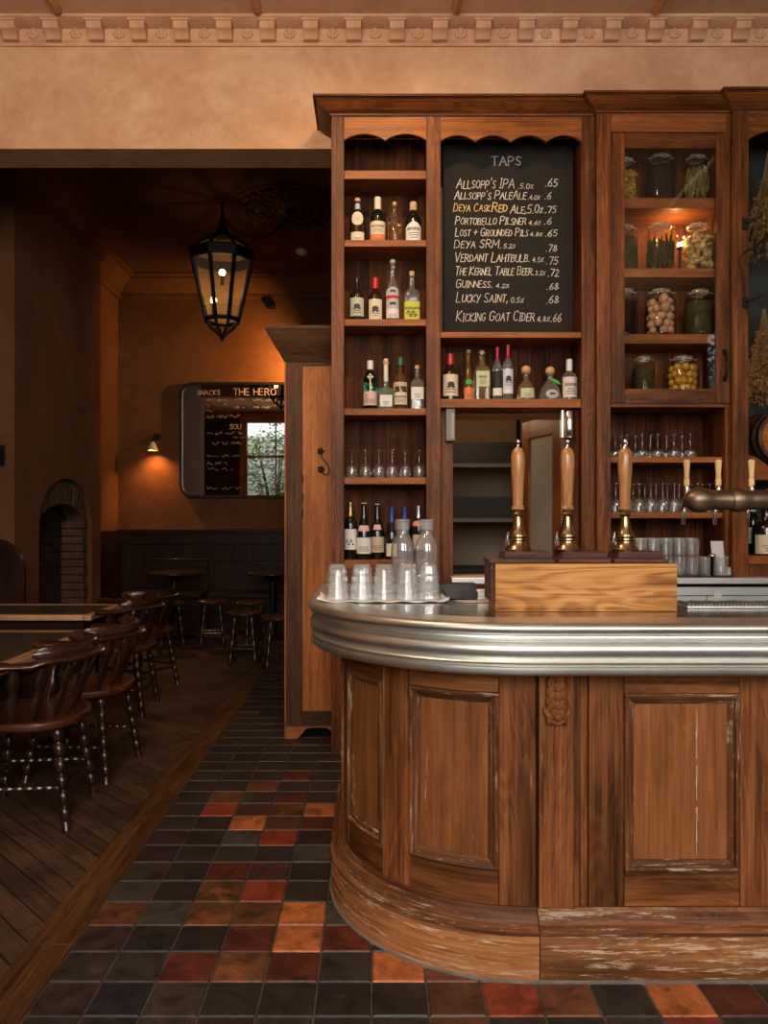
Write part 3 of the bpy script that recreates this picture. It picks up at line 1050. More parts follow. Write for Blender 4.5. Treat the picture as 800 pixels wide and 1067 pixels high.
# the middle bay: boards behind the bottles, shelves, chalkboard, hatch posts
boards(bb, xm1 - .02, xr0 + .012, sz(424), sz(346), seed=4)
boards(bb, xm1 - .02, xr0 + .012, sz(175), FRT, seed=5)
zc1, zc2 = sz(346.5), sz(416)
for z, th in ((zc1, 6), (zc2, 9)):
    MB('x').box(xm1 - .006, xr0 + .003, YS - .012, BK + .01, z - th * YS / FPX, z).build('shelf', M['shelf_wood'], bb, bevel=.002)
stileA(bb, xm1 + .002, ax(474), .0, zc2 - .05, YA + .10, .12, 'back_wood', 'hatch_post')
stileA(bb, ax(600), xr0 + .002, .0, zc2 - .05, YA + .06, .17, 'back_inner', 'hatch_post')
MB('z').box(xm1, xr0, YA + .20, YA + .22, 0, .95).build('base_panel', M['back_wood'], bb)

# chalkboard with its hand lettering
STROKE = {}
for line in '''A 8 0,0 4,10 8,0|1.8,4 6.4,4
B 7 0,0 0,10 5,9.6 5.6,7.6 4.6,5.6 0,5.2|4.6,5.6 6.6,3.4 5.6,.6 0,0
C 7 6.5,8.4 4.4,10 1.4,8.6 0,5 1.2,1.2 4.2,0 6.6,1.6
D 7.4 0,0 0,10 4.4,9 7,5.2 5.2,1.2 0,0
E 6 6,10 0,10 0,0 6,0|0,5.2 4.8,5.2
F 6 6,10 0,10 0,0|0,5.2 4.6,5.2
G 7.6 6.8,8.2 4.6,10 1.4,8.8 0,5 1.4,1 4.4,0 7,1.6 7,4.6 4.4,4.6
H 7 0,0 0,10|7,0 7,10|0,5 7,5
I 3 1.5,0 1.5,10|0,10 3,10|0,0 3,0
J 5 5,10 5,2 3.4,0 1,.4 0,2.4
K 7 0,0 0,10|6.4,10 0,4.6 7,0
L 6 0,10 0,0 6,0
M 8.6 0,0 .6,10 4.3,3 8,10 8.6,0
N 7 0,0 0,10 7,0 7,10
O 7.6 3.8,0 .8,1.6 0,5 1.2,8.8 3.8,10 6.6,8.8 7.6,5 6.6,1.2 3.8,0
P 6.6 0,0 0,10 4.8,9.6 6.4,7.4 4.8,4.8 0,4.6
R 7 0,0 0,10 4.8,9.6 6.2,7.4 4.6,5.2 0,5|3,5 7,0
S 6 5.6,8.6 3.4,10 .8,8.8 .4,6.8 5.2,3.6 5.6,1.6 3.4,0 0,1.4
T 7 0,10 7,10|3.5,10 3.5,0
U 7 0,10 0,2.6 1.6,.2 4.8,0 7,2.6 7,10
V 7.4 0,10 3.6,0 7.4,10
W 10 0,10 2.4,0 5,7 7.4,0 10,10
X 7 0,0 7,10|0,10 7,0
Y 7 0,10 3.4,5|7,10 2,-1
Z 7 0,10 7,10 0,0 7,0
0 6 3,0 .4,2 0,5.4 1,9 3,10 5.4,8.6 6,5 5,1 3,0
1 3 0,8 2,10 2,0
2 6 .4,8 2.6,10 5.4,8.4 5,6 0,0 6,0
3 6 .4,9.4 3.6,10 5.4,8 2.4,5.6 5.6,3.4 4,.2 0,.8
4 6 4.2,0 4.2,10 0,3.4 6,3.4
5 6 5.6,10 1,10 .6,5.6 4,6 5.8,3.6 4,.2 0,.6
6 6 4.8,10 1.2,6.4 0,2.6 2,0 4.8,.6 5.8,3.2 4,5.4 .6,4
7 6 0,10 6,10 2.4,0
8 6 3,5.2 .6,7.4 2.8,10 5.2,7.6 3,5.2 0,2.2 3,0 5.8,2.4 3,5.2
9 6 5.4,6 3,4.6 .6,7 2.6,10 5.4,8.6 5.6,5 3,0
. 2 .6,0 1.4,.6
, 2 1,1 .2,-1.8
' 2 1,10.6 .6,8
% 5.6 5.4,9 0,0|1,8 2,6.4 .4,6.6 1,8|4.6,2.4 5.4,1 3.8,1 4.6,2.4
+ 6 3,1.4 3,7.4|0,4.4 6,4.4
! 2 1,10 1,3|1,.6 1,0
- 4 0,4.6 4,4.6'''.split('\n'):
    c, w, s = line.split(' ', 2)
    STROKE[c] = (float(w), [[tuple(float(v) for v in p.split(',')) for p in st.split()] for st in s.split('|')])


def write(mb, s, x, z, h, y, w, slant=.16, gap=1.9, jit=.35, width=1.0, seed=0, small=.78, serif=False, fit=None):
    """hand lettering: capitals, lower case given as small capitals"""
    r = random.Random(seed + sum(ord(c) for c in s))
    def length(k):
        return sum((4.5 if c == ' ' else STROKE[c.upper()][0] + gap) * (small if c.islower() or c in '.,%' else 1) for c in s) * h / 10 * k
    if fit: width = fit / length(1)
    for c in s:
        k = small if (c.islower() or c in '.,%') else 1.0
        if c == ' ':
            x += 4.5 * h / 10 * width; continue
        W, strokes = STROKE[c.upper()]
        dz = r.uniform(-jit, jit) * h * .12
        for st in strokes:
            pts = []
            for px_, pz in st:
                xx = (px_ + r.uniform(-jit, jit)) * k * h / 10 * width
                zz = (pz + r.uniform(-jit, jit)) * k * h / 10
                pts.append((x + xx + slant * zz, z + zz + dz))
            mb.ribbon(pts, w * r.uniform(.8, 1.15), y)
            if serif:
                for p in (pts[0], pts[-1]):
                    mb.ribbon([(p[0] - h * .10, p[1]), (p[0] + h * .10, p[1])], w * .55, y)
        x += (W + gap) * k * h / 10 * width
    return x


YC = 4.435
cx = lambda px: fx(px, YC)
cz = lambda py: fz(py, YC)
cb = thing('chalkboard', 'black chalkboard headed TAPS listing beers and prices above the hatch', 'chalkboard', (cx(528), YC, cz(346)))
MB('x').box(cx(461.5), cx(597), YC, YC + .02, zc1 + .001, cz(150)).build('board', M['board'], cb, bevel=.002)
q = MB('x')
pt = lambda u, v: (cx(455 + u * .1875), cz(150 + v * .1875))
x0, z0 = pt(305, 119)
write(q, 'TAPS', x0, z0, .050, YC - .0012, .0060, slant=0, jit=0, gap=2.4, serif=True, fit=pt(478, 0)[0] - x0)
q.build('heading', M['letter_grey'], cb, smooth=False)
LINES = [  # text, u0, u1, baseline v, cap height v, baseline of end v
    ("Allsopp's IPA", 108, 435, 247, 54, '.5.0%', 450, 540, '.65', 602, 675, 237),
    ("Allsopp's PaleAle", 96, 500, 308, 48, '.4.0%', 505, 575, '.6', 598, 640, 308),
    ("Deya Cask", 92, 300, 375, 46, '', 0, 0, '.75', 600, 668, 383),
    ("Portobello Pilsner", 102, 498, 448, 46, '4.6%', 510, 580, '.6', 596, 642, 448),
    ("Lost + Grounded Pils", 102, 510, 512, 44, '4.8%', 517, 590, '.65', 602, 674, 514),
    ("Deya SRM.", 96, 362, 578, 46, '5.2%', 370, 440, '.78', 604, 672, 596),
    ("Verdant Lahtbulb.", 98, 520, 655, 52, '4.5%', 530, 595, '.75', 608, 676, 668),
    ("The Kernel Table Beer.", 100, 540, 728, 48, '3.2%', 545, 605, '.72', 615, 682, 735),
    ("Guinness.", 104, 312, 798, 46, '4.2%', 328, 405, '.68', 610, 680, 810),
    ("Lucky Saint,", 108, 398, 880, 54, '0.5%', 410, 485, '.68', 608, 680, 885),
    ("Kicking Goat Cider", 108, 545, 985, 56, '4.8%', 556, 630, '.66', 632, 694, 988)]
q = MB('x'); qy = MB('x')
for i, (t, u0, u1, v, hv, pc, p0, p1, pr, r0, r1, rv) in enumerate(LINES):
    h = hv * .1875 * YC / FPX
    x0, z0 = pt(u0, v)
    write(qy if i == 2 else q, t, x0, z0, h, YC - .0012, .0038, seed=i, fit=pt(u1, 0)[0] - x0)
    if i == 2:
        a = pt(306, 378); write(qy, 'Red', a[0], a[1], h * 1.1, YC - .0013, .0056, fit=pt(395, 0)[0] - a[0])
        a = pt(408, 385); write(q, 'Ale,5.0%', a[0], a[1], h, YC - .0013, .0039, fit=pt(592, 0)[0] - a[0])
    if pc:
        a = pt(p0, v + 2); write(q, pc, a[0], a[1], h * .50, YC - .0012, .0030, seed=i, small=1, fit=pt(p1, 0)[0] - a[0])
    a = pt(r0, rv); write(q, pr, a[0], a[1], h * .78, YC - .0012, .0038, seed=i + 50, small=1, fit=pt(r1, 0)[0] - a[0])
q.build('chalk_writing', M['chalk'], cb, smooth=False)
qy.build('yellow_chalk_writing', M['chalk_yellow'], cb, smooth=False)

# ---- glazed cupboard bay, standing a little forward
YG = 4.21
gx = lambda px: fx(px, YG)
gz = lambda py: fz(py, YG)
gc = thing('glazed_cabinet', 'pine bay with a glass door of pickle jars above open glass shelves', 'cabinet', (gx(692), 4.35, 0))
xa, xb, xc = gx(621.8), gx(636.5), gx(763)
FRG = 3.500
stileA(gc, xa, xb, .9855, FRG, YG)
stileA(gc, gx(756), xc, .9855, FRG, YG + .004, .03)
crown(gc, [(xa, YA - .02), (xa, YG), (xc, YG)], FRG)
MB('x').box(xa, xc, YG + .005, BK, FRG + .001, FRG + .02).build('roof_board', M['back_inner'], gc)
MB('x').box(xb + .001, gx(757), YG + .003, YG + .026, gz(137.5), FRG).build('frieze', M['shelf_wood'], gc, bevel=.003)
MB('x').box(xb + .001, xc - .001, YG + .001, YG + .05, gz(424.5), gz(420)).build('rail', M['back_wood'], gc, bevel=.003)
MB('x').box(xb + .001, xc - .001, YG + .03, BK, gz(424.5), gz(421)).build('cupboard_floor', M['back_wood'], gc)
for a, b_ in ((xa + .02, xa + .045), (xc - .034, xc - .008)):
    MB('z').box(a, b_, YG + .036, BK + .016, .9855, FRG).build('side_panel', M['back_inner'], gc)
boards(gc, xa + .045, xc - .034, gz(420), FRG, seed=8, mat='back_wood', w=.10)
boards(gc, xa + .045, xc - .034, .9855, gz(424), seed=9, w=.10)
YGS = YG + .05
GSH = {}
for y0, y1 in ((206, 217), (279.5, 289), (348, 358)):
    GSH[y0] = fz(y0, YGS)
    MB('x').box(xa + .046, xc - .035, YGS, BK - .004, fz(y1, YGS), fz(y0, YGS)).build('shelf', M['shelf_wood'], gc, bevel=.002)
GSH[405] = gz(421) + .0005
OSH = {}
for y0, y1 in ((476, 482), (534, 540)):
    OSH[y0] = fz(y0, YG + .04)
    MB('x').box(xa + .046, xc - .035, YG + .04, BK - .004, fz(y1, YG + .04), fz(y0, YG + .04)).build('shelf', M['shelf_wood'], gc, bevel=.002)
# door
YD = YG - .008
dx = lambda px: fx(px, YD)
dzz = lambda py: fz(py, YD)
q = MB('z')
q.box(dx(637), dx(651), YD, YD + .026, dzz(420), dzz(138.5)); q.box(dx(746.5), dx(761), YD, YD + .026, dzz(420), dzz(138.5))
q.box(dx(651), dx(746.5), YD + .001, YD + .025, dzz(154), dzz(138.5), 'x'); q.box(dx(651), dx(746.5), YD + .001, YD + .025, dzz(420), dzz(405), 'x')
door = q.build('door', M['back_wood'], gc, bevel=.003)
MB('x').box(dx(650), dx(747.5), YD + .014, YD + .017, dzz(406), dzz(153)).build('glass_pane', M['pane'], door)
q = MB('z')
hx_ = dx(754.5)
q.tube([(hx_, YD - .002, dzz(366)), (hx_ + .002, YD - .02, dzz(369)), (hx_ + .004, YD - .030, dzz(381)), (hx_ + .002, YD - .02, dzz(393)), (hx_, YD - .002, dzz(396))], [.009, .007, .008, .007, .009], 8)
q.box(hx_ - .012, hx_ + .012, YD - .003, YD, dzz(370), dzz(364)); q.box(hx_ - .012, hx_ + .012, YD - .003, YD, dzz(398), dzz(392))
q.build('pull_handle', M['iron'], door)
# small cupboard lamp
bx, by, bz = at(708, 255.5, 4.34)
cl = thing('cupboard_lamp', 'small glowing bulb between two jars on the second cupboard shelf', 'lamp', (bx, by, GSH[279.5]))
MB().lathe([(0, 0), (.022, 0), (.022, .006), (.008, .012), (.007, bz - GSH[279.5] - .03), (.014, bz - GSH[279.5] - .022), (.014, bz - GSH[279.5] - .010), (0, bz - GSH[279.5] - .008)], (bx, by, GSH[279.5]), 12).build('lamp_holder', M['iron'], cl)
MB().sphere((bx, by, bz), .014, 12, 8).build('bulb', plain('lit_bulb', (1, .8, .5), emit=(1, .70, .36), estr=14), cl)
light('cupboard_lamp_light', 'POINT', (bx, by + .055, bz + .075), 2.6, (1, .55, .20), shadow_soft_size=.012)

# ---- end bay with the barrel
YE = 4.17
ex = lambda px: fx(px, YE)
ez = lambda py: fz(py, YE)
eb = thing('back_bar', 'dark pine end bay with dried flowers and a barrel right of the glazed bay', 'shelving', (2.4, 4.35, 0))
FRE = 3.497
stileA(eb, ex(763.6), ex(780), .9855, FRE, YE)
stileA(eb, 2.95, 3.03, .9855, FRE, YE)
crown(eb, [(ex(763.6), YG - .02), (ex(763.6), YE), (3.03, YE)], FRE)
MB('x').box(ex(763.6), 3.03, YE + .005, BK, FRE + .001, FRE + .02).build('roof_board', M['back_inner'], eb)
MB('x').prism(wave(ex(779), 2.96, ez(146), ez(135), FRE, 3), 'y', YE + .004, YE + .024).build('valance', M['back_wood'], eb, bevel=.0015)
MB('z').box(ex(766), ex(771), YE + .027, BK + .016, .9855, FRE).build('side_panel', M['back_inner'], eb)
MB('x').box(ex(771), 2.95, BK, BK + .016, .9855, FRE).build('back_panel', plain('dark_teal_paint', (.010, .014, .013), .6, noise=.4, nscale=4), eb, smooth=False)
for y0, y1 in ((491, 500), (579, 588)):
    MB('x').box(ex(772), 2.95, YE + .03, BK - .002, fz(y1, YE + .03), fz(y0, YE + .03)).build('shelf', M['shelf_wood'], eb, bevel=.002)
ESH = {y: fz(y, YE + .03) for y in (491, 579)}
MB('z').box(ex(772), 2.95, YE + .035, YE + .055, .9855, ESH[579] - .05).build('base_panel', M['back_wood'], eb)

# ---- barrel on a cradle
t = thing('barrel', 'small oak cask lying on its side on the end bay shelf', 'barrel', (fx(812, 4.3), 4.32, ESH[491]))
cxb, czb, rb = fx(812, 4.2), fz(456, 4.2), .158
q = MB('y')
for k in range(20):
    a0, a1 = 2 * pi * k / 20 + .008, 2 * pi * (k + 1) / 20 - .008
    sec = [(-.18, .135), (-.10, .150), (0, .157), (.10, .150), (.15, .140)]
    vs = []
    for yy, r in sec:
        for a in (a0, a1):
            vs += [(cxb + r * cos(a), 4.335 + yy, czb + r * sin(a)), (cxb + (r - .018) * cos(a), 4.335 + yy, czb + (r - .018) * sin(a))]
    fs = []
    for i in range(len(sec) - 1):
        b = i * 4
        fs += [(b, b + 2, b + 6, b + 4), (b + 1, b + 5, b + 7, b + 3), (b, b + 4, b + 5, b + 1), (b + 2, b + 3, b + 7, b + 6)]
    fs += [(0, 1, 3, 2), (16, 18, 19, 17)]
    q._add(vs, fs)
q.build('staves', M['cup_frame'], t, fixn=True)
q = MB('x')
q.prism([(cxb + .118 * cos(2 * pi * k / 40), czb + .118 * sin(2 * pi * k / 40)) for k in range(40)], 'y', 4.175, 4.19)
q.build('barrel_head', M['cup_wood'], t)
for yy, r in ((4.165, .1385), (4.215, .147), (4.41, .150)):
    ring = [(cxb + r * cos(2 * pi * k / 40), yy, czb + r * sin(2 * pi * k / 40)) for k in range(40)]
    q = MB()
    vs, fs = [], []
    for k in range(40):
        c, s = cos(2 * pi * k / 40), sin(2 * pi * k / 40)
        for rr, y2 in ((r - .004, yy - .012), (r + .003, yy - .012), (r + .004, yy + .012), (r - .003, yy + .012)):
            vs.append((cxb + rr * c, y2, czb + rr * s))
    for k in range(40):
        for j in range(4):
            k2, j2 = (k + 1) % 40, (j + 1) % 4
            fs.append((k * 4 + j, k2 * 4 + j, k2 * 4 + j2, k * 4 + j2))
    q._add(vs, fs).build('hoop', M['iron'], t, fixn=True)
q = MB('x')
for yy in (4.23, 4.40):
    q = MB('x')
    q.prism([(cxb - .17, ESH[491] + .001), (cxb + .17, ESH[491] + .001), (cxb + .17, ESH[491] + .09), (cxb + .12, czb - .105), (cxb + .06, czb - .148), (cxb, czb - .160), (cxb - .06, czb - .148), (cxb - .12, czb - .105), (cxb - .17, ESH[491] + .09)], 'y', yy - .02, yy + .02)
    q.build('cradle', M['shelf_wood'], t)

# ---- dried flower bunches and the iron hooks with a bare twig
rd = random.Random(11)


def bunch(label, px, ytop, ybot, spread, col, seedcol, n, seedsz, Y=4.3, curve=.0):
    p0 = at(px, ytop, Y); p1 = at(px, ybot, Y)
    t = thing('dried_flower_bunch', label, 'dried flowers', p0)
    q = MB(); q2 = MB()
    L_ = p0[2] - p1[2]
    for k in range(n):
        a = rd.uniform(0, 2 * pi); rr = spread * sqrt(rd.random())
        l = L_ * rd.uniform(.6, 1.0)
        tip = (p0[0] + rr * cos(a) + curve, p0[1] + .45 * rr * sin(a), p0[2] - l)
        mid = (p0[0] + .35 * rr * cos(a) + curve * .3, p0[1] + .2 * rr * sin(a), p0[2] - l * .5)
        q.tube([(p0[0] + rd.uniform(-.008, .008), p0[1], p0[2]), mid, tip], [.0016, .0014, .0008], 3, cap=False)
        for j in range(16):
            u = rd.uniform(.35, 1.02)
            b = [mid[i] + (tip[i] - mid[i]) * (u - .5) * 2 if u > .5 else p0[i] + (mid[i] - p0[i]) * u * 2 for i in range(3)]
            s = seedsz * rd.uniform(.5, 1.2)
            d = [b[i] + rd.uniform(-1, 1) * s * 1.6 for i in range(3)]
            e = [b[i] + rd.uniform(-1, 1) * s * 1.6 for i in range(3)]
            d2 = [d[0] + s * .5, d[1], d[2] - s * .5]
            q2._add([b, d, d2, e], [(0, 1, 2), (0, 2, 3)])
    q.build('dried_stem', plain('straw', (.20, .12, .05), .8), t, smooth=False)['kind'] = 'stuff'
    q2.build('dried_flower', plain('dried_seed_heads', seedcol, .9, noise=.4, nscale=20), t, smooth=False)['kind'] = 'stuff'


bunch('dark green and ochre dried bunch hanging high in the end bay', 801, 158, 272, .17, None, (.20, .115, .035), 110, .013, 4.31)
bunch('rusty brown dried flower bunch hanging just above the barrel', 796, 322, 424, .15, None, (.34, .145, .035), 120, .013, 4.36)
for py, lab in ((233, 'upper black iron hook on the end bay post'), (315, 'lower black iron hook on the end bay post')):
    p = at(776, py, YE)
    t = thing('iron_hook', lab, 'hook', p)
    MB().box(p[0] - .016, p[0] + .016, YE - .007, YE - .0005, p[2] - .035, p[2] + .03).build('plate', M['iron'], t, bevel=.003)
    MB().tube([(p[0], YE - .006, p[2]), (p[0] + .02, YE - .03, p[2] + .005), (p[0] + .05, YE - .045, p[2] + .012), (p[0] + .075, YE - .04, p[2] + .03)], [.008, .007, .006, .003], 8).build('hook_arm', M['iron'], t)
p = [at(806, 236, 4.13), at(797, 248, 4.12), at(788, 256, 4.125), at(776, 262, 4.14), at(770, 270, 4.155), at(774, 292, 4.155), at(778, 318, 4.12), at(779, 330, 4.15)]
t = tag(MB().tube(p, [.006, .008, .006, .006, .003, .002, .002, .001], 6).build('bare_twig', M['iron']), 'thin dark bare twig draped over the two iron hooks', 'twig')

# ---- stainless back counter, fridge and small things on it
ZK = .985
wk = thing('steel_counter', 'stainless steel back counter running below the glass shelves', 'counter', (1.4, 4.2, 0))
MB('x').prism([(.42, 4.12), (3.05, 4.12), (3.05, BK + .018), (1.224, BK + .018), (1.224, YA - .002), (.42, YA - .002)], 'z', ZK - .036, ZK).build('counter_sheet', M['steel'], wk, bevel=.004)
fr = thing('bottle_fridge', 'steel under-counter fridge with dark glass doors behind the bar', 'fridge', (1.6, 4.2, 0))
MB('x').box(1.24, 2.9, 4.19, 4.50, .05, ZK - .052).build('fridge_body', M['black'], fr)
MB('x').box(1.24, 2.9, 4.165, 4.188, .885, ZK - .055).build('top_rail', M['steel'], fr, bevel=.002)
for k in range(3):
    xa_ = 1.245 + k * .55
    q = MB('z'); z0, z1 = .08, .882
    q.box(xa_, xa_ + .03, 4.16, 4.187, z0, z1); q.box(xa_ + .515, xa_ + .545, 4.16, 4.187, z0, z1)
    q.box(xa_ + .03, xa_ + .515, 4.16, 4.187, z1 - .03, z1); q.box(xa_ + .03, xa_ + .515, 4.16, 4.187, z0, z0 + .03)
    d = q.build('fridge_door', M['steel'], fr)
    MB().box(xa_ + .029, xa_ + .516, 4.172, 4.176, z0 + .029, z1 - .029).build('door_glass', thin_glass('dark_glass', (.35, .33, .30), .03), d)
p = at(747.5, 620, 4.158)
MB().box(p[0] - .02, p[0] + .02, 4.157, 4.1595, p[2] - .016, p[2] + .016).build('sticker', plain('white_sticker', (.75, .75, .74), .6), fr)

# ---- hatch: dispensers, store door and racking
p = at(467.5, 444, 4.31)
t = thing('metal_dispenser', 'grey metal box hung below the left end of the bottle shelf', 'dispenser', (p[0], 4.31, p[2] - .085))
MB().box(p[0] - .018, p[0] + .033, 4.285, 4.34, p[2] - .085, zc2 - 9 * YS / FPX - .001).build('dispenser_body', plain('grey_metal_paint', (.16, .155, .145), .45), t, bevel=.004)
q = MB().box(p[0] + .008, p[0] + .028, 4.2825, 4.2848, p[2] - .07, p[2] + .07)
q.build('front_plate', plain('pale_label_plate', (.28, .27, .25), .5), t)
p = at(591, 443, 4.31)
t = thing('chrome_cylinder', 'bright chrome cylinder hung below the right end of the bottle shelf', 'dispenser', (p[0], 4.31, p[2] - .08))
q = MB(); q.lathe([(0, 0), (.030, 0), (.033, .006), (.033, .150), (.03, .156), (0, .157)], (p[0] + .008, 4.31, p[2] - .078), 24)
q.build('cylinder', M['chrome'], t)
MB().box(p[0] - .037, p[0] - .026, 4.29, 4.33, p[2] - .07, p[2] + .08).build('bracket', M['steel'], t)
# store door, standing ajar
t = thing('store_door', 'pine door with a tall pale frosted pane ajar behind the hatch', 'door', (1.2, 4.80, 0))
ang = atan2(.58, -.15); ux, uy = cos(ang), sin(ang)
def dmap(q): return (1.205 + ux * q[0] - uy * q[1], 4.80 + uy * q[0] + ux * q[1], q[2])
q = MB('z', dmap)
q.box(0, .16, -.02, .02, .0, 1.96); q.box(.50, .60, -.02, .02, 0, 1.96)
q.box(.16, .50, -.02, .02, 1.84, 1.96, 'x'); q.box(.16, .50, -.02, .02, 0, .3, 'x'); q.box(.16, .5, -.02, .02, .88, .98, 'x')
q.build('door_frame', M['shelf_wood'], t, bevel=.003)
q = MB('z', dmap); q.box(.16, .50, -.006, .006, .98, 1.84); q.box(.16, .5, -.006, .006, .3, .88)
q.build('frosted_pane', plain('frosted_pane', (.42, .38, .31), .5), t)
t = thing('store_rack', 'dark storage rack seen through the serving hatch', 'rack', (.85, 6.35, 0))
q = MB()
for x in (.34, 1.26):
    for y in (6.1, 6.7):
        q.box(x - .015, x + .015, y - .015, y + .015, 0, 2.3)
q.build('rack_frame', M['iron'], t)
RZ = [.70, 1.30, 1.73]
for z in RZ:
    MB().box(.32, 1.28, 6.08, 6.72, z - .03, z).build('rack_shelf', plain('rack_metal', (.12, .10, .08), .5), t)
for z, lab, h in ((RZ[0], 'black plastic crate on the lowest rack shelf', .20), (RZ[1], 'black plastic crate on the middle rack shelf', .17), (RZ[2], 'black plastic crate on the highest rack shelf', .17)):
    q = MB()
    x0, x1, y0, y1 = .42, 1.18, 6.12, 6.62
    q.box(x0, x1, y0, y1, z + .001, z + .02)
    for xx0, xx1, yy0, yy1 in ((x0, x1, y0, y0 + .015), (x0, x1, y1 - .015, y1), (x0, x0 + .015, y0, y1), (x1 - .015, x1, y0, y1)):
        q.box(xx0, xx1, yy0, yy1, z + .02, z + h)
    for k in range(7):
        q.box(x0 + .03 + k * .105, x0 + .10 + k * .105, y0 - .006, y0, z + .03, z + h - .03)
    o = tag(q.build('plastic_crate', plain('dark_brown_plastic', (.012, .009, .007), .6)), lab, 'crate')

# ================================================================== BOTTLES, GLASSES AND JARS
PROF = {
    'spirit': [(0, 0), (.92, 0), (1, .02), (1, .55), (.95, .60), (.72, .665), (.40, .715), (.33, .75), (.31, .90), (.38, .905), (.38, .93), (.30, .935), (0, .935)],
    'wine': [(0, 0), (.95, 0), (1, .015), (1, .58), (.93, .66), (.62, .73), (.40, .78), (.36, .82), (.36, .95), (.42, .955), (.42, .985), (.34, .99), (0, .99)],
    'burg': [(0, 0), (.95, 0), (1, .015), (1, .42), (.90, .52), (.64, .63), (.44, .73), (.37, .82), (.35, .95), (.41, .955), (.41, .985), (.34, .99), (0, .99)],
    'slim': [(0, 0), (.95, 0), (1, .012), (1, .28), (.85, .42), (.58, .60), (.40, .75), (.34, .94), (.40, .945), (.40, .98), (0, .985)],
    'squat': [(0, 0), (.90, 0), (1, .04), (1, .20), (.92, .36), (.66, .49), (.36, .57), (.29, .62), (.28, .71), (.36, .72), (.36, .75), (0, .755)],
    'bell': [(0, 0), (.97, 0), (1, .03), (.97, .16), (.84, .36), (.54, .51), (.28, .60), (.24, .66), (.24, .70), (.31, .71), (.31, .745), (0, .75)],
    'decanter': [(0, 0), (.97, 0), (1, .02), (1, .36), (.93, .40), (.45, .44), (.27, .47), (.25, .53), (.30, .535), (.30, .56), (0, .565)],
    'long': [(0, 0), (.95, 0), (1, .015), (1, .50), (.93, .56), (.60, .63), (.36, .68), (.30, .73), (.29, .90), (.36, .905), (.36, .925), (0, .93)],
}
G = {
    'clear': solid_glass('clear_bottle_glass', (.93, .95, .93), trans=.93),
    'green': solid_glass('green_bottle_glass', (.04, .42, .20)),
    'pale_green': solid_glass('pale_green_glass', (.60, .86, .70), trans=.9),
    'amber': solid_glass('amber_glass', (.72, .42, .16), trans=.93),
    'honey': solid_glass('honey_glass', (.80, .66, .38), trans=.9),
    'dark': plain('dark_bottle_glass', (.006, .008, .005), .07, spec=.7),
    'brown': plain('brown_bottle_glass', (.020, .010, .005), .07, spec=.7),
}
P = {k: plain(k + '_paper', c, .7, noise=.06, nscale=40) for k, c in dict(
    cream=(.66, .57, .42), white=(.70, .69, .65), orange=(.68, .20, .06), sage=(.44, .46, .36), lime=(.48, .52, .04), beige=(.50, .41, .29),
    pink=(.62, .42, .38), black=(.015, .014, .014), silver=(.44, .44, .46), blue=(.06, .08, .22), green=(.05, .35, .06), red=(.45, .03, .03),
    palegreen=(.50, .55, .34), gold=(.50, .30, .08), paleblue=(.55, .60, .72), palepink=(.66, .58, .54), coral=(.68, .25, .15), ink=(.04, .035, .035)).items()}
C = {'cork': plain('cork', (.52, .34, .17), .8, noise=.2, nscale=80), 'palecork': plain('pale_stopper', (.66, .60, .50), .6),
     'red': plain('red_wax', (.48, .012, .020), .3), 'black': M['black'], 'white': plain('white_cap', (.70, .69, .66), .4),
     'gold': metal_mat('gold_foil', (.70, .42, .14), .35), 'darkgreen': plain('dark_green_cap', (.015, .10, .05), .35), 'blue': plain('blue_foil', (.020, .045, .20), .35),
     'silver': metal_mat('silver_foil', (.72, .72, .72), .35), 'wood': plain('wooden_stopper', (.52, .30, .13), .5, noise=.2), 'grey': plain('grey_collar', (.30, .31, .33), .4)}


def patch(mb, c, R, z0, z1, half=.95, power=None, shape='rect', n=14, off=.0008, mid=-pi / 2, a0=0.0):
    """sheet bent round a bottle, facing the room"""
    vs, fs = [], []
    zc, zh = (z0 + z1) / 2, (z1 - z0) / 2
    for i in range(n + 1):
        t = -1 + 2 * i / n
        a = mid + half * t
        ca, sa = cos(a), sin(a)
        r = R + off
        if power: r = R / ((abs(ca) ** power + abs(sa) ** power) ** (1 / power)) + off
        lo, hi = z0, z1
        if shape == 'round':
            k = sqrt(max(0.0, 1 - t * t)); lo, hi = zc - zh * k, zc + zh * k
        elif shape == 'arch':
            hi = z1 - (z1 - z0) * .28 * abs(t) ** 1.5
        for z in (lo, hi): vs.append((c[0] + r * ca, c[1] + r * sa, z))
    for i in range(n): fs.append((2 * i, 2 * i + 2, 2 * i + 3, 2 * i + 1))
    return mb._add(vs, fs)


def prof_r(kind, R, f):
    pr = PROF[kind]
    for (r0, z0), (r1, z1) in zip(pr[:-1], pr[1:]):
        if z0 <= f <= z1 and z1 > z0: return R * (r0 + (r1 - r0) * (f - z0) / (z1 - z0))
    return R


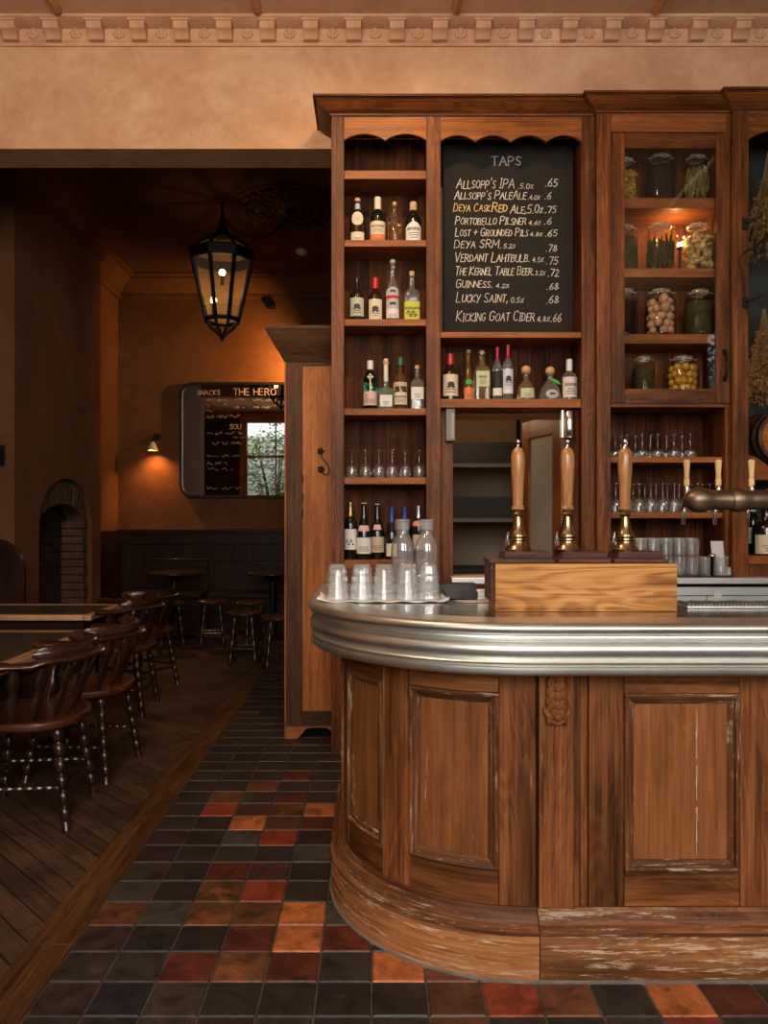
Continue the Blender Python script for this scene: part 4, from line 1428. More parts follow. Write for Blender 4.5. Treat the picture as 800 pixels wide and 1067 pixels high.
def bottle(label, px, zbase, ytop, wpx, kind, glass, cap, capz, labels, Y=4.37, power=None, capk='plug', name='spirit_bottle', group=None, ybot=None, capr=None):
    """labels: (f0, f1, half angle, paper, shape, marks)"""
    x = fx(px, Y)
    H = fz(ytop, Y) - zbase
    R = wpx / 2 * Y / FPX
    t = thing(name, label, 'bottle', (x, Y, zbase), group)
    c = (x, Y, zbase)
    pts = [(r * R, z * H) for r, z in PROF[kind]]
    if power: pw = [(r * R, z * H) for r, z in PROF[kind]]
    q = MB()
    if power:
        nb = next(i for i, (r, z) in enumerate(PROF[kind]) if z > .1 and r < .42)
        q.lathe(pts[:nb], c, 36, power); q.lathe([(pts[nb - 1][0], pts[nb - 1][1])] + pts[nb:], c, 36)
    else: q.lathe(pts, c, 28)
    q.build('bottle_body', G[glass], t, angle=30)
    rn = prof_r(kind, R, capz - .02) if capr is None else capr * R
    z0 = capz * H
    if capk == 'plug':
        cp = [(0, z0), (rn * 1.12, z0), (rn * 1.15, z0 + .003), (rn * 1.12, H - .002), (rn * 1.0, H), (0, H)]
    elif capk == 'ball':
        hh = H - z0; rr = hh * .52
        cp = [(0, z0)] + [(rr * sin(a) * 1.05, z0 + hh / 2 - hh / 2 * cos(a)) for a in [pi * k / 10 for k in range(1, 10)]] + [(0, H)]
    else:   # sleeve over the neck
        cp = [(0, z0)] if False else []
        for k in range(9):
            f = capz + (PROF[kind][-1][1] - capz) * k / 8
            cp.append((prof_r(kind, R, min(f, PROF[kind][-3][1])) * 1.05 + .0006, f * H))
        cp += [(cp[-1][0], H - .001), (cp[-1][0] * .92, H), (0, H)]
    MB().lathe(cp, c, 20).build('stopper' if capk != 'sleeve' else 'capsule', C[cap], t)
    for (f0, f1, half, paper, shape, marks) in labels:
        Rl = max(prof_r(kind, R, f0 + .01), prof_r(kind, R, f1 - .01)) if abs(f1 - f0) < .3 else prof_r(kind, R, (f0 + f1) / 2)
        q = MB()
        if shape == 'neck':
            n = 8
            vs, fs = [], []
            for j in range(n + 1):
                f = f0 + (f1 - f0) * j / n
                for i in range(13):
                    a = -pi / 2 + half * (-1 + i / 6)
                    r = prof_r(kind, R, f) + .0008
                    vs.append((x + r * cos(a), Y + r * sin(a), zbase + f * H))
            for j in range(n):
                for i in range(12): fs.append((j * 13 + i, j * 13 + i + 1, (j + 1) * 13 + i + 1, (j + 1) * 13 + i))
            q._add(vs, fs); ob = q.build('label', P[paper], t)
            continue
        patch(q, c, Rl, zbase + f0 * H, zbase + f1 * H, half, power, shape)
        ob = q.build('label', P[paper], t)
        if marks:
            q = MB(); rr = random.Random(px + int(f0 * 100))
            zz0, zz1 = zbase + f0 * H, zbase + f1 * H
            dzl = zz1 - zz0
            for mk in marks:
                if mk == 'lines':
                    for k in range(3):
                        zc = zz0 + dzl * (.16 + .12 * k); hw = half * rr.uniform(.35, .62)
                        patch(q, c, Rl, zc, zc + dzl * .035, hw, power, 'rect', 8, .0013)
                elif mk == 'title':
                    a = -half * .7
                    while a < half * .65:
                        w = rr.uniform(.06, .11)
                        patch(q, c, Rl, zz0 + dzl * .55, zz0 + dzl * .70, w * .5, power, 'rect', 2, .0013, -pi / 2 + a + w / 2)
                        a += w * 1.6
                elif mk == 'blob':
                    patch(q, c, Rl, zz0 + dzl * .42, zz0 + dzl * .66, half * .42, power, 'round', 8, .0013)
                    patch(q, c, Rl, zz0 + dzl * .36, zz0 + dzl * .46, half * .16, power, 'rect', 4, .0013, -pi / 2 - half * .25)
                    patch(q, c, Rl, zz0 + dzl * .36, zz0 + dzl * .46, half * .16, power, 'rect', 4, .0013, -pi / 2 + half * .25)
                elif mk == 'tri':
                    vs = []
                    for a, f in ((-.30, .66), (.30, .66), (0, .34)):
                        aa = -pi / 2 + half * a * 1.3
                        vs.append((x + (Rl + .0015) * cos(aa), Y + (Rl + .0015) * sin(aa), zz0 + dzl * f))
                    q._add(vs, [(0, 1, 2)])
                elif mk == 'curl':
                    for k in range(10):
                        a = -half * .5 + half * k / 10
                        f = .34 + .12 * sin(k * 1.3)
                        patch(q, c, Rl, zz0 + dzl * (f - .03), zz0 + dzl * (f + .05), half * .07, power, 'rect', 2, .0013, -pi / 2 + a)
                elif mk == '3':
                    zc = zz0 + dzl * .45; xx = x - R * .48
                    yv = Y - R * .885 - .0014
                    q.ribbon([(xx - .006, zc + .015), (xx + .004, zc + .016), (xx + .007, zc + .010), (xx, zc + .003), (xx + .008, zc - .004), (xx + .004, zc - .012), (xx - .007, zc - .012)], .0036, yv)
            if q.f: q.build('label_print', P['ink'], ob)
    return t


Z1, Z2, Z3, Z5, ZCB = LSH[250] + .0005, LSH[332.5] + .0005, LSH[425.5] + .0005, LSH[583.5] + .0005, zc2 + .0005
# first bottle shelf
bottle('dark bottle with round cream badge and cork, first on upper bottle shelf', 372.5, Z1, 207, 16.5, 'spirit', 'brown', 'cork', .90,
       [(.02, .24, .95, 'cream', 'rect', ['lines']), (.38, .66, .80, 'cream', 'round', ['tri']), (.76, .88, pi, 'silver', 'neck', None)])
bottle('dark bottle with cream label and orange band under it on upper bottle shelf', 393.5, Z1, 206, 16.2, 'spirit', 'dark', 'palecork', .74,
       [(.19, .46, 1.2, 'cream', 'rect', ['title', 'lines']), (.03, .19, 1.2, 'orange', 'rect', ['lines'])])
b3 = bottle('clear bottle with black lettered emblem and cork on upper bottle shelf', 411, Z1, 211, 12.8, 'spirit', 'amber', 'cork', .90, [])
q = MB()
for u, v, w, h in ((-.5, .58, .5, .16), (.05, .62, .55, .10), (.2, .50, .5, .09), (-.1, .46, .3, .09), (-.62, .46, .25, .06)):
    R_, H_ = 6.4 * 4.37 / FPX, fz(211, 4.37) - Z1
    patch(q, (fx(411, 4.37), 4.37, 0), R_, Z1 + v * H_ - .004, Z1 + (v + h) * H_ - .004, w * .5, None, 'round', 8, .0012, -pi / 2 + u)
q.build('printed_emblem', P['ink'], b3)
bottle('stubby bottle with pointed white label and wood stopper, last on upper bottle shelf', 430.5, Z1, 211, 17, 'spirit', 'dark', 'cork', .80,
       [(.05, .50, 1.15, 'white', 'arch', ['title', 'lines'])], capr=.40)
# second bottle shelf
bottle('dark bottle with pale sage label and small black cap on lower bottle shelf', 372, Z2, 289, 15.5, 'spirit', 'brown', 'black', .90,
       [(.12, .52, 1.1, 'sage', 'rect', ['blob', 'lines'])])
bottle('dark bottle with red wax top and cream bird label among the lower left bottles', 391, Z2, 290, 15, 'spirit', 'brown', 'red', .76,
       [(.05, .50, 1.1, 'cream', 'rect', ['blob', 'lines'])], capr=.42)
bottle('tallest clear bottle with silver picture label and long neck', 409, Z2, 270, 14, 'long', 'clear', 'palecork', .92,
       [(.06, .20, 1.2, 'white', 'rect', ['lines']), (.20, .36, 1.2, 'silver', 'rect', ['blob']), (.36, .41, 1.2, 'red', 'rect', None), (.41, .54, 1.0, 'silver', 'arch', ['blob'])], capk='ball')
bottle('clear bottle with a square lime yellow label and cork', 429, Z2, 283, 16.4, 'long', 'clear', 'cork', .91,
       [(.03, .385, 1.15, 'lime', 'rect', ['title', 'curl', 'lines'])], power=7)
# third bottle shelf
b = bottle('green gin bottle with a key emblem and pinkish label', 385.7, Z3, 376, 14.6, 'wine', 'green', 'white', .82, [(.09, .37, 1.25, 'pink', 'rect', ['3', 'lines'])], capk='plug', capr=.40)
q = MB()
xk, Hk, Rk = fx(385.7, 4.37), fz(376, 4.37) - Z3, 7.3 * 4.37 / FPX
for dx_, dz_ in ((0, .70), (-.010, .655), (.010, .655)):
    q.sphere((xk + dx_, 4.37 - Rk * (.95 if dz_ < .69 else .75), Z3 + dz_ * Hk), .0075, 8, 6, sy=.4)
q.box(xk - .003, xk + .003, 4.37 - Rk - .002, 4.37 - Rk, Z3 + .42 * Hk, Z3 + .66 * Hk)
q.box(xk, xk + .012, 4.37 - Rk - .002, 4.37 - Rk, Z3 + .42 * Hk, Z3 + .46 * Hk)
q.build('key_emblem', P['cream'], b)
b = bottle('squat pale green bottle with a tall twisted pale stopper', 402, Z3, 374, 17.5, 'decanter', 'pale_green', 'palecork', .56, [(.06, .28, .62, 'white', 'rect', ['lines'])],
           power=8, capr=.24)
xk, Hk = fx(402, 4.37), fz(374, 4.37) - Z3
q = MB()
for k in range(7):
    q.sphere((xk + .003 * (-1) ** k, 4.37, Z3 + (.60 + k * .045) * Hk), .0125 - .0006 * k, 10, 6, sz=.9)
q.build('twisted_neck', C['palecork'], b)
MB().lathe([(0, 0), (.017, 0), (.018, .006), (.016, .020), (0, .021)], (xk, 4.37, Z3 + .90 * Hk), 14).build('wooden_cap', C['cork'], b)
bottle('amber bottle with cream labels and a dark green cap', 417, Z3, 372.5, 14.6, 'spirit', 'amber', 'darkgreen', .84,
       [(.10, .33, 1.2, 'cream', 'rect', ['title', 'lines']), (.44, .52, 1.2, 'beige', 'rect', None)], capr=.44)
bottle('square clear bottle with a plain white label and thin cork', 434.5, Z3, 381, 14.4, 'spirit', 'clear', 'cork', .92, [(.23, .50, .75, 'white', 'rect', ['lines'])], power=7)
# wine bottles on the bottom shelf
bottle('wine bottle with gold capsule and a white label bearing a black swirl', 365, Z5, 523.5, 13.5, 'wine', 'dark', 'gold', .76, [(.17, .53, 1.25, 'white', 'rect', ['curl'])], capk='sleeve', name='wine_bottle')
bottle('sparkling wine bottle with pink neck tag and white label', 379, Z5, 524, 15.5, 'burg', 'dark', 'palecork', .955, [(.10, .385, 1.25, 'white', 'rect', ['lines']), (.50, .60, .9, 'pink', 'neck', None)], name='wine_bottle', Y=4.36)
bottle('sparkling wine bottle with beige label beside the white labelled one', 393, Z5, 525, 15, 'burg', 'dark', 'palecork', .955, [(.12, .40, 1.25, 'beige', 'rect', ['lines']), (.53, .62, .7, 'pink', 'neck', None)], name='wine_bottle', Y=4.40)
bottle('wine bottle with a deep blue capsule left of the clear water bottles', 408, Z5, 528, 14, 'burg', 'dark', 'blue', .70, [(.06, .30, .9, 'cream', 'rect', None)], capk='sleeve', name='wine_bottle')
bottle('wine bottle with blue capsule partly hidden behind the clear water bottles', 421.5, Z5, 528, 14, 'wine', 'dark', 'blue', .74, [(.15, .45, 1.1, 'black', 'rect', None)], capk='sleeve', name='wine_bottle')
bottle('wine bottle with a white capsule and a coral neck tag', 436, Z5, 527, 14, 'wine', 'dark', 'silver', .77, [(.18, .46, 1.1, 'beige', 'rect', None), (.62, .715, 1.2, 'coral', 'neck', None)], capk='sleeve', name='wine_bottle')
# bottles over the hatch
bottle('dark bottle with red wax top and bird label, first above the hatch', 469, ZCB, 369, 17, 'spirit', 'brown', 'red', .77, [(.10, .55, 1.1, 'cream', 'rect', ['blob', 'lines'])], capr=.42)
bottle('slim long-necked bottle with a green sticker above the hatch', 488, ZCB, 365, 10.6, 'slim', 'amber', 'palecork', .94, [(.32, .42, .8, 'green', 'round', None), (.04, .26, 1.0, 'orange', 'rect', ['lines'])])
bottle('square clear bottle with pale green label and ball cork', 502, ZCB, 365, 16.8, 'spirit', 'honey', 'cork', .89, [(.27, .57, .68, 'palegreen', 'rect', ['title', 'lines'])], power=7, capk='ball')
bottle('slim bottle with red capsule and black label above the hatch', 518, ZCB, 362, 10, 'wine', 'clear', 'red', .76, [(.10, .24, 1.25, 'white', 'rect', None), (.24, .56, 1.25, 'black', 'rect', ['lines'])], capk='sleeve')
bottle('slim bottle with red capsule and blue picture label above the hatch', 529, ZCB, 359.5, 11, 'wine', 'clear', 'red', .76, [(.13, .22, 1.25, 'white', 'rect', None), (.22, .56, 1.25, 'paleblue', 'rect', ['blob', 'lines'])], capk='sleeve')
bottle('squat flared bottle with wooden ball stopper left of the green-ribboned one', 548, ZCB, 381, 19.5, 'squat', 'honey', 'wood', .745, [(.08, .34, .75, 'palegreen', 'rect', ['lines'])], capk='ball')
b = bottle('bell shaped bottle with wooden ball stopper and green ribbon', 573, ZCB, 382, 23, 'bell', 'clear', 'wood', .745, [(.06, .30, .6, 'silver', 'round', ['blob'])], capk='ball')
xk, Hk = fx(573, 4.37), fz(382, 4.37) - ZCB
MB().tube([(xk - .012, 4.352, ZCB + .66 * Hk), (xk + .004, 4.345, ZCB + .62 * Hk), (xk + .018, 4.345, ZCB + .58 * Hk), (xk + .035, 4.34, ZCB + .53 * Hk), (xk + .05, 4.34, ZCB + .47 * Hk)], [.004, .006, .007, .007, .003], 6, flat=(.4, 1.3)).build('ribbon', P['green'], b)
bottle('clear bottle with pale pink label, last in the row above the hatch', 593, ZCB, 374.5, 16, 'spirit', 'clear', 'white', .72, [(.08, .56, 1.15, 'palepink', 'rect', ['title', 'lines'])], capr=.36)
# end bay bottle
bottle('stout cream labelled bottle under the barrel in the end bay', 798, ESH[579] + .0005, 528, 27, 'spirit', 'brown', 'black', .88, [(.03, .42, 1.3, 'cream', 'rect', ['lines'])], Y=4.28)
bottle('dark bottle with white label half hidden by the brass beer font', 784, ESH[579] + .0005, 522, 13, 'wine', 'dark', 'white', .80, [(.2, .5, 1.2, 'white', 'rect', None)], Y=4.40, name='wine_bottle')


# ---- stemmed glasses stored upside down
def stem_glass(name, label, group, h, rb, bowl, loc, fr=.9):
    t = thing(name, label, 'glass', loc, group)
    x, y, z = loc
    zb = bowl * h
    pr = [(rb * .80, 0), (rb * .93, zb * .22), (rb, zb * .48), (rb * .90, zb * .74), (rb * .55, zb * .94), (.006, zb * 1.03), (.0042, zb * 1.12), (.0038, h * .93), (.006, h * .955), (rb * .6, h * .98), (rb * fr, h * .990), (rb * fr, h), (0, h)]
    MB().lathe(pr, loc, 18).build('bowl_and_stem', M['glass'], t)
    inner = [(rb * .80 - .0015, 0), (rb * .93 - .002, zb * .22), (rb - .002, zb * .48), (rb * .88, zb * .74), (rb * .5, zb * .90), (0, zb * .95)]
    MB().lathe(inner, loc, 18).build('inner_wall', M['glass'], t)
    return t


g0 = None
for px in (366.5, 380.8, 394.9, 408.4, 422, 436.5):
    loc = (fx(px, 4.34), 4.34, LSH[497.5] + .0005)
    if g0 is None: g0 = stem_glass('wine_glass', 'small stemmed glass upside down in the row above the wine bottles', 'stemmed glasses above the wine bottles', 28.5 * 4.34 / FPX, 6.9 * 4.34 / FPX, .50, loc)
    else: dup(g0, loc)
g0 = None
for Y in (4.31, 4.42):
    for px in (641, 653.5, 669, 685, 702, 719):
        loc = (fx(px, 4.31), Y, OSH[476] + .0005)
        if g0 is None: g0 = stem_glass('coupe_glass', 'shallow stemmed glass upside down on the shelf below the glass door', 'coupes below the glass door', 24 * 4.31 / FPX, 7.2 * 4.31 / FPX, .36, loc)
        else: dup(g0, loc)
g0 = None
for Y in (4.31, 4.41):
    for k in range(10):
        px = 641.5 + 12.2 * k
        loc = (fx(px, 4.31), Y, OSH[534] + .0005)
        if g0 is None: g0 = stem_glass('wine_glass', 'stemmed wine glass upside down in the crowded row behind the brass font', 'wine glasses on the lower glass shelf', 30 * 4.31 / FPX, 6.0 * 4.31 / FPX, .52, loc, .8)
        else: dup(g0, loc)


def straight_glass(name, label, group, h, r0, r1, loc, mat, seg=20, fl=0):
    t = thing(name, label, 'glass', loc, group)
    pr = [(0, 0), (r0 * .92, 0), (r0, .004), (r1, h - .001), (r1 - .0012, h), (r1 - .0026, h - .001), (r0 - .004, .014), (0, .012)]
    MB().lathe(pr, loc, seg).build('tumbler_wall', mat, t, angle=50 if not fl else 20)
    return t


tm = thing('bar_mat', 'black rubber mat under the stacked tumblers on the back counter', 'mat', (fx(712, 4.17), 4.18, ZK))
MB().box(fx(655, 4.15), fx(762, 4.15), 4.125, 4.24, ZK + .0005, ZK + .007).build('mat_sheet', M['black'], tm, bevel=.002)
g0 = g1 = None
for row, Y in enumerate((4.155, 4.225)):
    for tier in (0, 1):
        for k in range(6 if tier == 0 else 5):
            px = 668 + 13.4 * k
            h = .1; loc = (fx(px, 4.155), Y, ZK + .0075 + tier * (h + .001))
            lab = ('clear straight tumbler standing on the black mat behind the pumps', 'clear straight tumbler in the upper tier of the stacked glasses')[tier]
            src = (g0, g1)[tier]
            if src is None:
                src = straight_glass('highball_glass', lab, ('tumblers on the mat', 'tumblers stacked on others')[tier], h, .030, .034, loc, M['glass_stack'])
                if tier == 0: g0 = src
                else: g1 = src
            else: dup(src, loc)
p = at(751.5, 596, 4.145)
t = straight_glass('highball_glass', 'single clear tumbler in front of the leaning pale board', None, .105, .030, .036, (p[0], 4.145, ZK + .0075), M['glass_stack'])
p = at(741.5, 0, 4.14)
t = thing('cocktail_shaker', 'small steel shaker can at the right end of the stacked tumblers', 'shaker', (p[0], 4.135, ZK + .0075))
MB().lathe([(0, 0), (.016, 0), (.017, .004), (.0195, .105), (.020, .108), (.0185, .112), (.012, .120), (0, .122)], (p[0], 4.138, ZK + .0075), 18).build('shaker_can', M['chrome'], t)
# pale leaning board
x0, x1 = fx(743, 4.20), fx(764, 4.20)
q = MB()
q._add([(fx(744, 4.2), 4.245, ZK + .19), (fx(757, 4.2), 4.245, ZK + .19), (fx(763.5, 4.2), 4.205, ZK + .0078), (fx(744, 4.2), 4.205, ZK + .0078),
        (fx(744, 4.2), 4.249, ZK + .19), (fx(757, 4.2), 4.249, ZK + .19), (fx(763.5, 4.2), 4.211, ZK + .0078), (fx(744, 4.2), 4.211, ZK + .0078)],
       [(0, 3, 2, 1), (4, 5, 6, 7), (0, 1, 5, 4), (1, 2, 6, 5), (2, 3, 7, 6), (3, 0, 4, 7)])
tag(q.build('chopping_board', plain('pale_plastic', (.60, .62, .64), .45), smooth=False), 'pale grey slanted board leaning behind tumblers by the end post', 'board')

# ---- preserving jars
JC = {'dark': plain('dark_preserve', (.010, .007, .005), .7, spec=.1), 'olive': plain('olive_pickle', (.15, .12, .028), .6, noise=.5, nscale=30),
      'green': plain('green_brine', (.042, .040, .013), .7, spec=.1, noise=.4, nscale=20), 'yellow': plain('yellow_pickle', (.42, .22, .03), .4, noise=.35, nscale=30),
      'pale': plain('pale_pickle', (.46, .31, .10), .45, noise=.35, nscale=30), 'garlic': plain('blush_bulbs', (.52, .28, .16), .45, noise=.3, nscale=18),
      'lemon': plain('yellow_fruit', (.55, .27, .03), .35, noise=.15, nscale=25)}
GJ = thin_glass('jar_glass', (.94, .94, .92), .015, base=.025)
GLID = thin_glass('lid_glass', (.9, .88, .82), .05, base=.15, body=.28, body_col=(.62, .52, .38))
WIRE = plain('bright_wire', (.66, .60, .50), .35, .4)
JL = plain('rubber_seal', (.36, .24, .14), .6)


def jar(label, px, zb, ytop, wpx, content, Y=4.34, style='bulk'):
    x = fx(px, Y); R = wpx / 2 * Y / FPX; H = fz(ytop, Y) - zb
    c = (x, Y, zb)
    t = thing('preserving_jar', label, 'jar', c)
    hb = H - .040
    pr = [(0, 0), (R * .92, 0), (R, .006), (R, hb * .80), (R * .95, hb * .88), (R * .72, hb * .96), (R * .62, hb), (R * .62, hb + .010)]
    MB().lathe(pr, c, 28).build('jar_glass', GJ, t)
    MB().lathe([(R * .62, hb + .011), (R * .67, hb + .011), (R * .67, hb + .016), (R * .62, hb + .016)], c, 24).build('rubber_seal', JL, t)
    MB().lathe([(R * .66, hb + .0165), (R * .66, hb + .024), (R * .5, hb + .032), (R * .18, hb + .035), (0, hb + .035)], c, 24).build('glass_lid', GLID, t)
    q = MB()
    zw = zb + hb + .020
    ring = [(x + (R * .68) * cos(a), Y + R * .68 * sin(a), zw + .004 * sin(a * 2)) for a in [2 * pi * k / 20 for k in range(21)]]
    q.tube(ring, .0016, 5, cap=False)
    q.tube([(x - R * .86, Y - R * .1, zw - .003), (x - R * .64, Y - R * .1, zw)], .0022, 5)
    q.tube([(x + R * .86, Y - R * .1, zw - .003), (x + R * .64, Y - R * .1, zw)], .0022, 5)
    q.tube([(x - R * .66, Y, zw), (x - R * .5, Y - R * .3, zw + .012), (x, Y - R * .4, zw + .016), (x + R * .5, Y - R * .3, zw + .012), (x + R * .66, Y, zw)], .0016, 5)
    q.tube([(x - R * .22, Y - R * .72, zw - .016), (x, Y - R * .76, zw - .022), (x + R * .22, Y - R * .72, zw - .016)], .0016, 5)
    q.tube([(x - R * .22, Y - R * .70, zw + .004), (x - R * .22, Y - R * .72, zw - .016)], .0016, 5)
    q.tube([(x + R * .22, Y - R * .70, zw + .004), (x + R * .22, Y - R * .72, zw - .016)], .0016, 5)
    q.build('wire_clip', WIRE, t)
    rj = random.Random(int(px * 7 + ytop))
    q = MB()
    Ri = R * .93; hc = hb * .84
    if style == 'bulk':
        q.lathe([(0, .004), (Ri * .95, .004), (Ri, .01), (Ri, hc * .92), (Ri * .93, hc * .99), (0, hc)], c, 24)
    elif style == 'balls':
        s = R * .27
        z = s + .004
        lay = 0
        while z < hc + s * .6:
            for rr, n in ((Ri - s, 9), (Ri - s * 2.8, 4)):
                for k in range(n):
                    a = 2 * pi * (k + .5 * (lay % 2)) / n + rj.uniform(-.15, .15)
                    q.sphere((x + rr * cos(a), Y + rr * sin(a), zb + z + rj.uniform(-.003, .003)), s * rj.uniform(.9, 1.05), 10, 7)
            z += s * 1.65; lay += 1
    elif style == 'bulbs':
        s = R * .33; z = s + .002; lay = 0
        while z < hc + s:
            for k in range(7):
                a = 2 * pi * (k + .5 * (lay % 2)) / 7 + rj.uniform(-.25, .25)
                q.sphere((x + (Ri - s) * cos(a), Y + (Ri - s) * sin(a), zb + z + rj.uniform(-.006, .006)), s * rj.uniform(.8, 1.12), 10, 7, sx=rj.uniform(.8, 1.1), sz=rj.uniform(.75, 1.05))
            z += s * 1.45; lay += 1
    else:   # sticks and slices
        for k in range(230 if style == 'slices' else 120):
            a = rj.uniform(0, 2 * pi); rr = Ri * rj.uniform(.6, .9)
            z = rj.uniform(.012, hc * .98 if style == 'slices' else hc - .055)
            l = .055 * rj.uniform(.7, 1.5); tl = rj.uniform(-.35, .35)
            if style == 'slices': q.sphere((x + rr * cos(a), Y + rr * sin(a), zb + z), R * .30 * rj.uniform(.6, 1.1), 8, 5, sx=rj.uniform(.4, 1), sz=rj.uniform(.3, 1))
            else:
                q.tube([(x + rr * cos(a), Y + rr * sin(a), zb + z), (x + rr * cos(a + tl), Y + rr * sin(a + tl), min(zb + z + l, zb + hc))], .0055, 6)
    o = q.build('contents', JC[content], t); o['kind'] = 'stuff'
    return t


z1, z2, z3, z4 = GSH[206] + .0005, GSH[279.5] + .0005, GSH[348] + .0005, GSH[405]
jar('jar of yellow pickle at the left end of the highest cupboard shelf', 651.5, z1, 165, 24, 'yellow', style='slices')
jar('wide jar of near-black preserve on the highest cupboard shelf', 688, z1, 161.5, 32, 'dark')
jar('jar of olive green pickled beans on the highest cupboard shelf', 725.5, z1, 162, 28, 'olive', style='sticks')
jar('dark jar at the left end of the second cupboard shelf', 652, z2, 234.5, 24, 'green')
jar('broad dark green jar left of the glowing bulb', 688, z2, 233, 33, 'green', style='sticks')
jar('jar of pale yellow and blush pickles right of the glowing bulb', 727, z2, 233, 31, 'pale', style='slices')
jar('dark jar at the left end of the third cupboard shelf', 652, z3, 301, 24, 'dark')
jar('jar packed with pale blush bulbs on the third cupboard shelf', 688, z3, 301.5, 32, 'garlic', style='bulbs')
jar('jar of murky green brine at the right of the third cupboard shelf', 728.5, z3, 302, 31, 'green')
jar('small dark green jar on the lowest cupboard shelf', 670, z4, 371, 24, 'green', Y=4.36)
jar('jar of round yellow fruit on the lowest cupboard shelf', 711, z4, 371, 32, 'lemon', style='balls', Y=4.36)

# ================================================================== ON THE BAR
ZT = 1.0155
# ---- beer engine: oak case, three hand pumps
YP = 2.362
X0, X1 = fx(516, YP), fx(705.5, YP)
zc_ = fz(587.5, YP)
be = thing('beer_engine', 'oak cased beer engine with three wooden hand pumps on the bar', 'beer pump', ((X0 + X1) / 2, 2.42, ZT))
MB('x').box(X0, X1, YP, YP + .145, ZT, zc_).build('case', M['oak'], be, bevel=.002)
MB('x').box(X0 - .013, X0 - .0005, YP + .012, YP + .14, ZT + .03, zc_ + .002).build('end_board', M['stand_wood'], be, bevel=.002)
ph0 = None
for i, (pxh, l0, l1, u0, u1) in enumerate(((539.5, 510, 578.5, 525, 574.5), (591, 582.5, 637.5, 584.5, 632.5), (651, 640.5, 697, 643, 692))):
    MB('x').box(fx(l0, YP), fx(l1, YP), YP + .004, YP + .14, zc_ + .0005, zc_ + .0145).build('plinth_plate', M['stand_wood'], be, bevel=.003)
    MB('x').prism([(fx(u0, YP + .02), zc_ + .015), (fx(u1, YP + .02), zc_ + .015), (fx(u1 - 2, YP + .02), zc_ + .0365), (fx(u0 + 2, YP + .02), zc_ + .0365)], 'y', YP + .018, YP + .128).build('top_plate', M['stand_wood'], be, bevel=.002)
    YH = YP + .07
    s = YH / FPX
    xh, zb = fx(pxh, YH), zc_ + .037
    zz = lambda py: zb + (573.5 - py) * s
    c = (xh, YH, 0)
    pr = [(0, zb), (13.5 * s, zb), (13.6 * s, zz(572)), (11.5 * s, zz(569.5)), (9.6 * s, zz(566)), (9.0 * s, zz(563.5)), (9.8 * s, zz(562)), (9.4 * s, zz(560.5)), (8.0 * s, zz(560)),
          (10.0 * s, zz(558.5)), (9.9 * s, zz(557)), (8.4 * s, zz(554.5)), (6.2 * s, zz(549)), (4.9 * s, zz(543)), (4.4 * s, zz(538)), (5.8 * s, zz(536.5)), (6.1 * s, zz(535)), (5.0 * s, zz(533.5)), (5.2 * s, zz(531)), (0, zz(530.8))]
    pb = MB().lathe(pr, c, 28).build('pump_handle', M['brass'], be, angle=30)
    pr = [(0, zz(530.7)), (6.4 * s, zz(530.5)), (6.6 * s, zz(529)), (6.0 * s, zz(528)), (6.3 * s, zz(527)), (5.2 * s, zz(526)), (5.6 * s, zz(515)), (6.1 * s, zz(503)), (6.9 * s, zz(492)), (7.35 * s, zz(482)), (7.1 * s, zz(475)), (5.8 * s, zz(469.5)), (3.6 * s, zz(466.6)), (0, zz(466.2))]
    MB().lathe(pr, c, 28).build('wooden_grip', M['pump_wood'], pb, angle=35)
    pr = [(0, zz(466.8)), (2.6 * s, zz(466.5)), (1.6 * s, zz(464.5)), (1.4 * s, zz(462.8)), (2.4 * s, zz(461)), (2.6 * s, zz(459.5)), (2.0 * s, zz(458)), (0, zz(457.3))]
    MB().lathe(pr, c, 16).build('finial', M['chrome'], pb)
    q = MB()
    q.tube([(xh - 10.5 * s, YH + .01, zb + .001), (xh - 11 * s, YH + .01, zb + .022), (xh - 10.5 * s, YH + .01, zb + .044), (xh - 9.5 * s, YH + .01, zb + .060)], [.007, .010, .009, .003], 10, flat=(.8, .7))
    q.build('clip_holder', M['chrome'], be)

# ---- bronze T-bar font with taps
YF_ = 2.52
tf = thing('beer_font', 'brushed bronze bulbous tap bar with pale wooden tap handles', 'beer taps', (fx(820, YF_), YF_, ZT))
s = YF_ / FPX
seg_ = [(711.5, 0), (712.5, 3), (715, 7), (719, 10.5), (724, 12.7), (729, 13.3), (734, 12.6), (739, 10.8), (742, 10.2), (758, 10.2), (760.3, 10.4), (760.6, 9.9), (760.9, 10.6), (764, 12.2), (769, 12.8), (774, 12.0), (779, 10.4), (782, 10.2), (796, 10.2), (797.4, 9.8), (797.7, 10.6), (801, 12.2), (806, 12.8), (811, 12), (816, 10.4), (850, 10.2), (860, 11.5), (890, 11.5), (900, 10.2), (950, 10.2)]
zf = fz(521, YF_)
vs, fs = [], []
K = 28
ring = []
for pxx, r in seg_:
    x = fx(pxx, YF_)
    ring.append(len(vs))
    for k in range(K):
        a = 2 * pi * k / K
        vs.append((x, YF_ + r * s * cos(a) + 1e-5, zf + r * s * sin(a)))
for i in range(len(ring) - 1):
    for k in range(K):
        k2 = (k + 1) % K
        fs.append((ring[i] + k, ring[i] + k2, ring[i + 1] + k2, ring[i + 1] + k))
MB('x')._add(vs, fs).build('tap_bar', M['bronze'], tf, angle=35)
xcol = fx(875, YF_)
MB().lathe([(0, 0), (.075, 0), (.078, .012), (.06, .022), (.042, .04), (.038, .10), (.038, .24), (.045, .28), (.05, .31), (0, .312)], (xcol, YF_, ZT), 28).build('column', M['bronze'], tf)
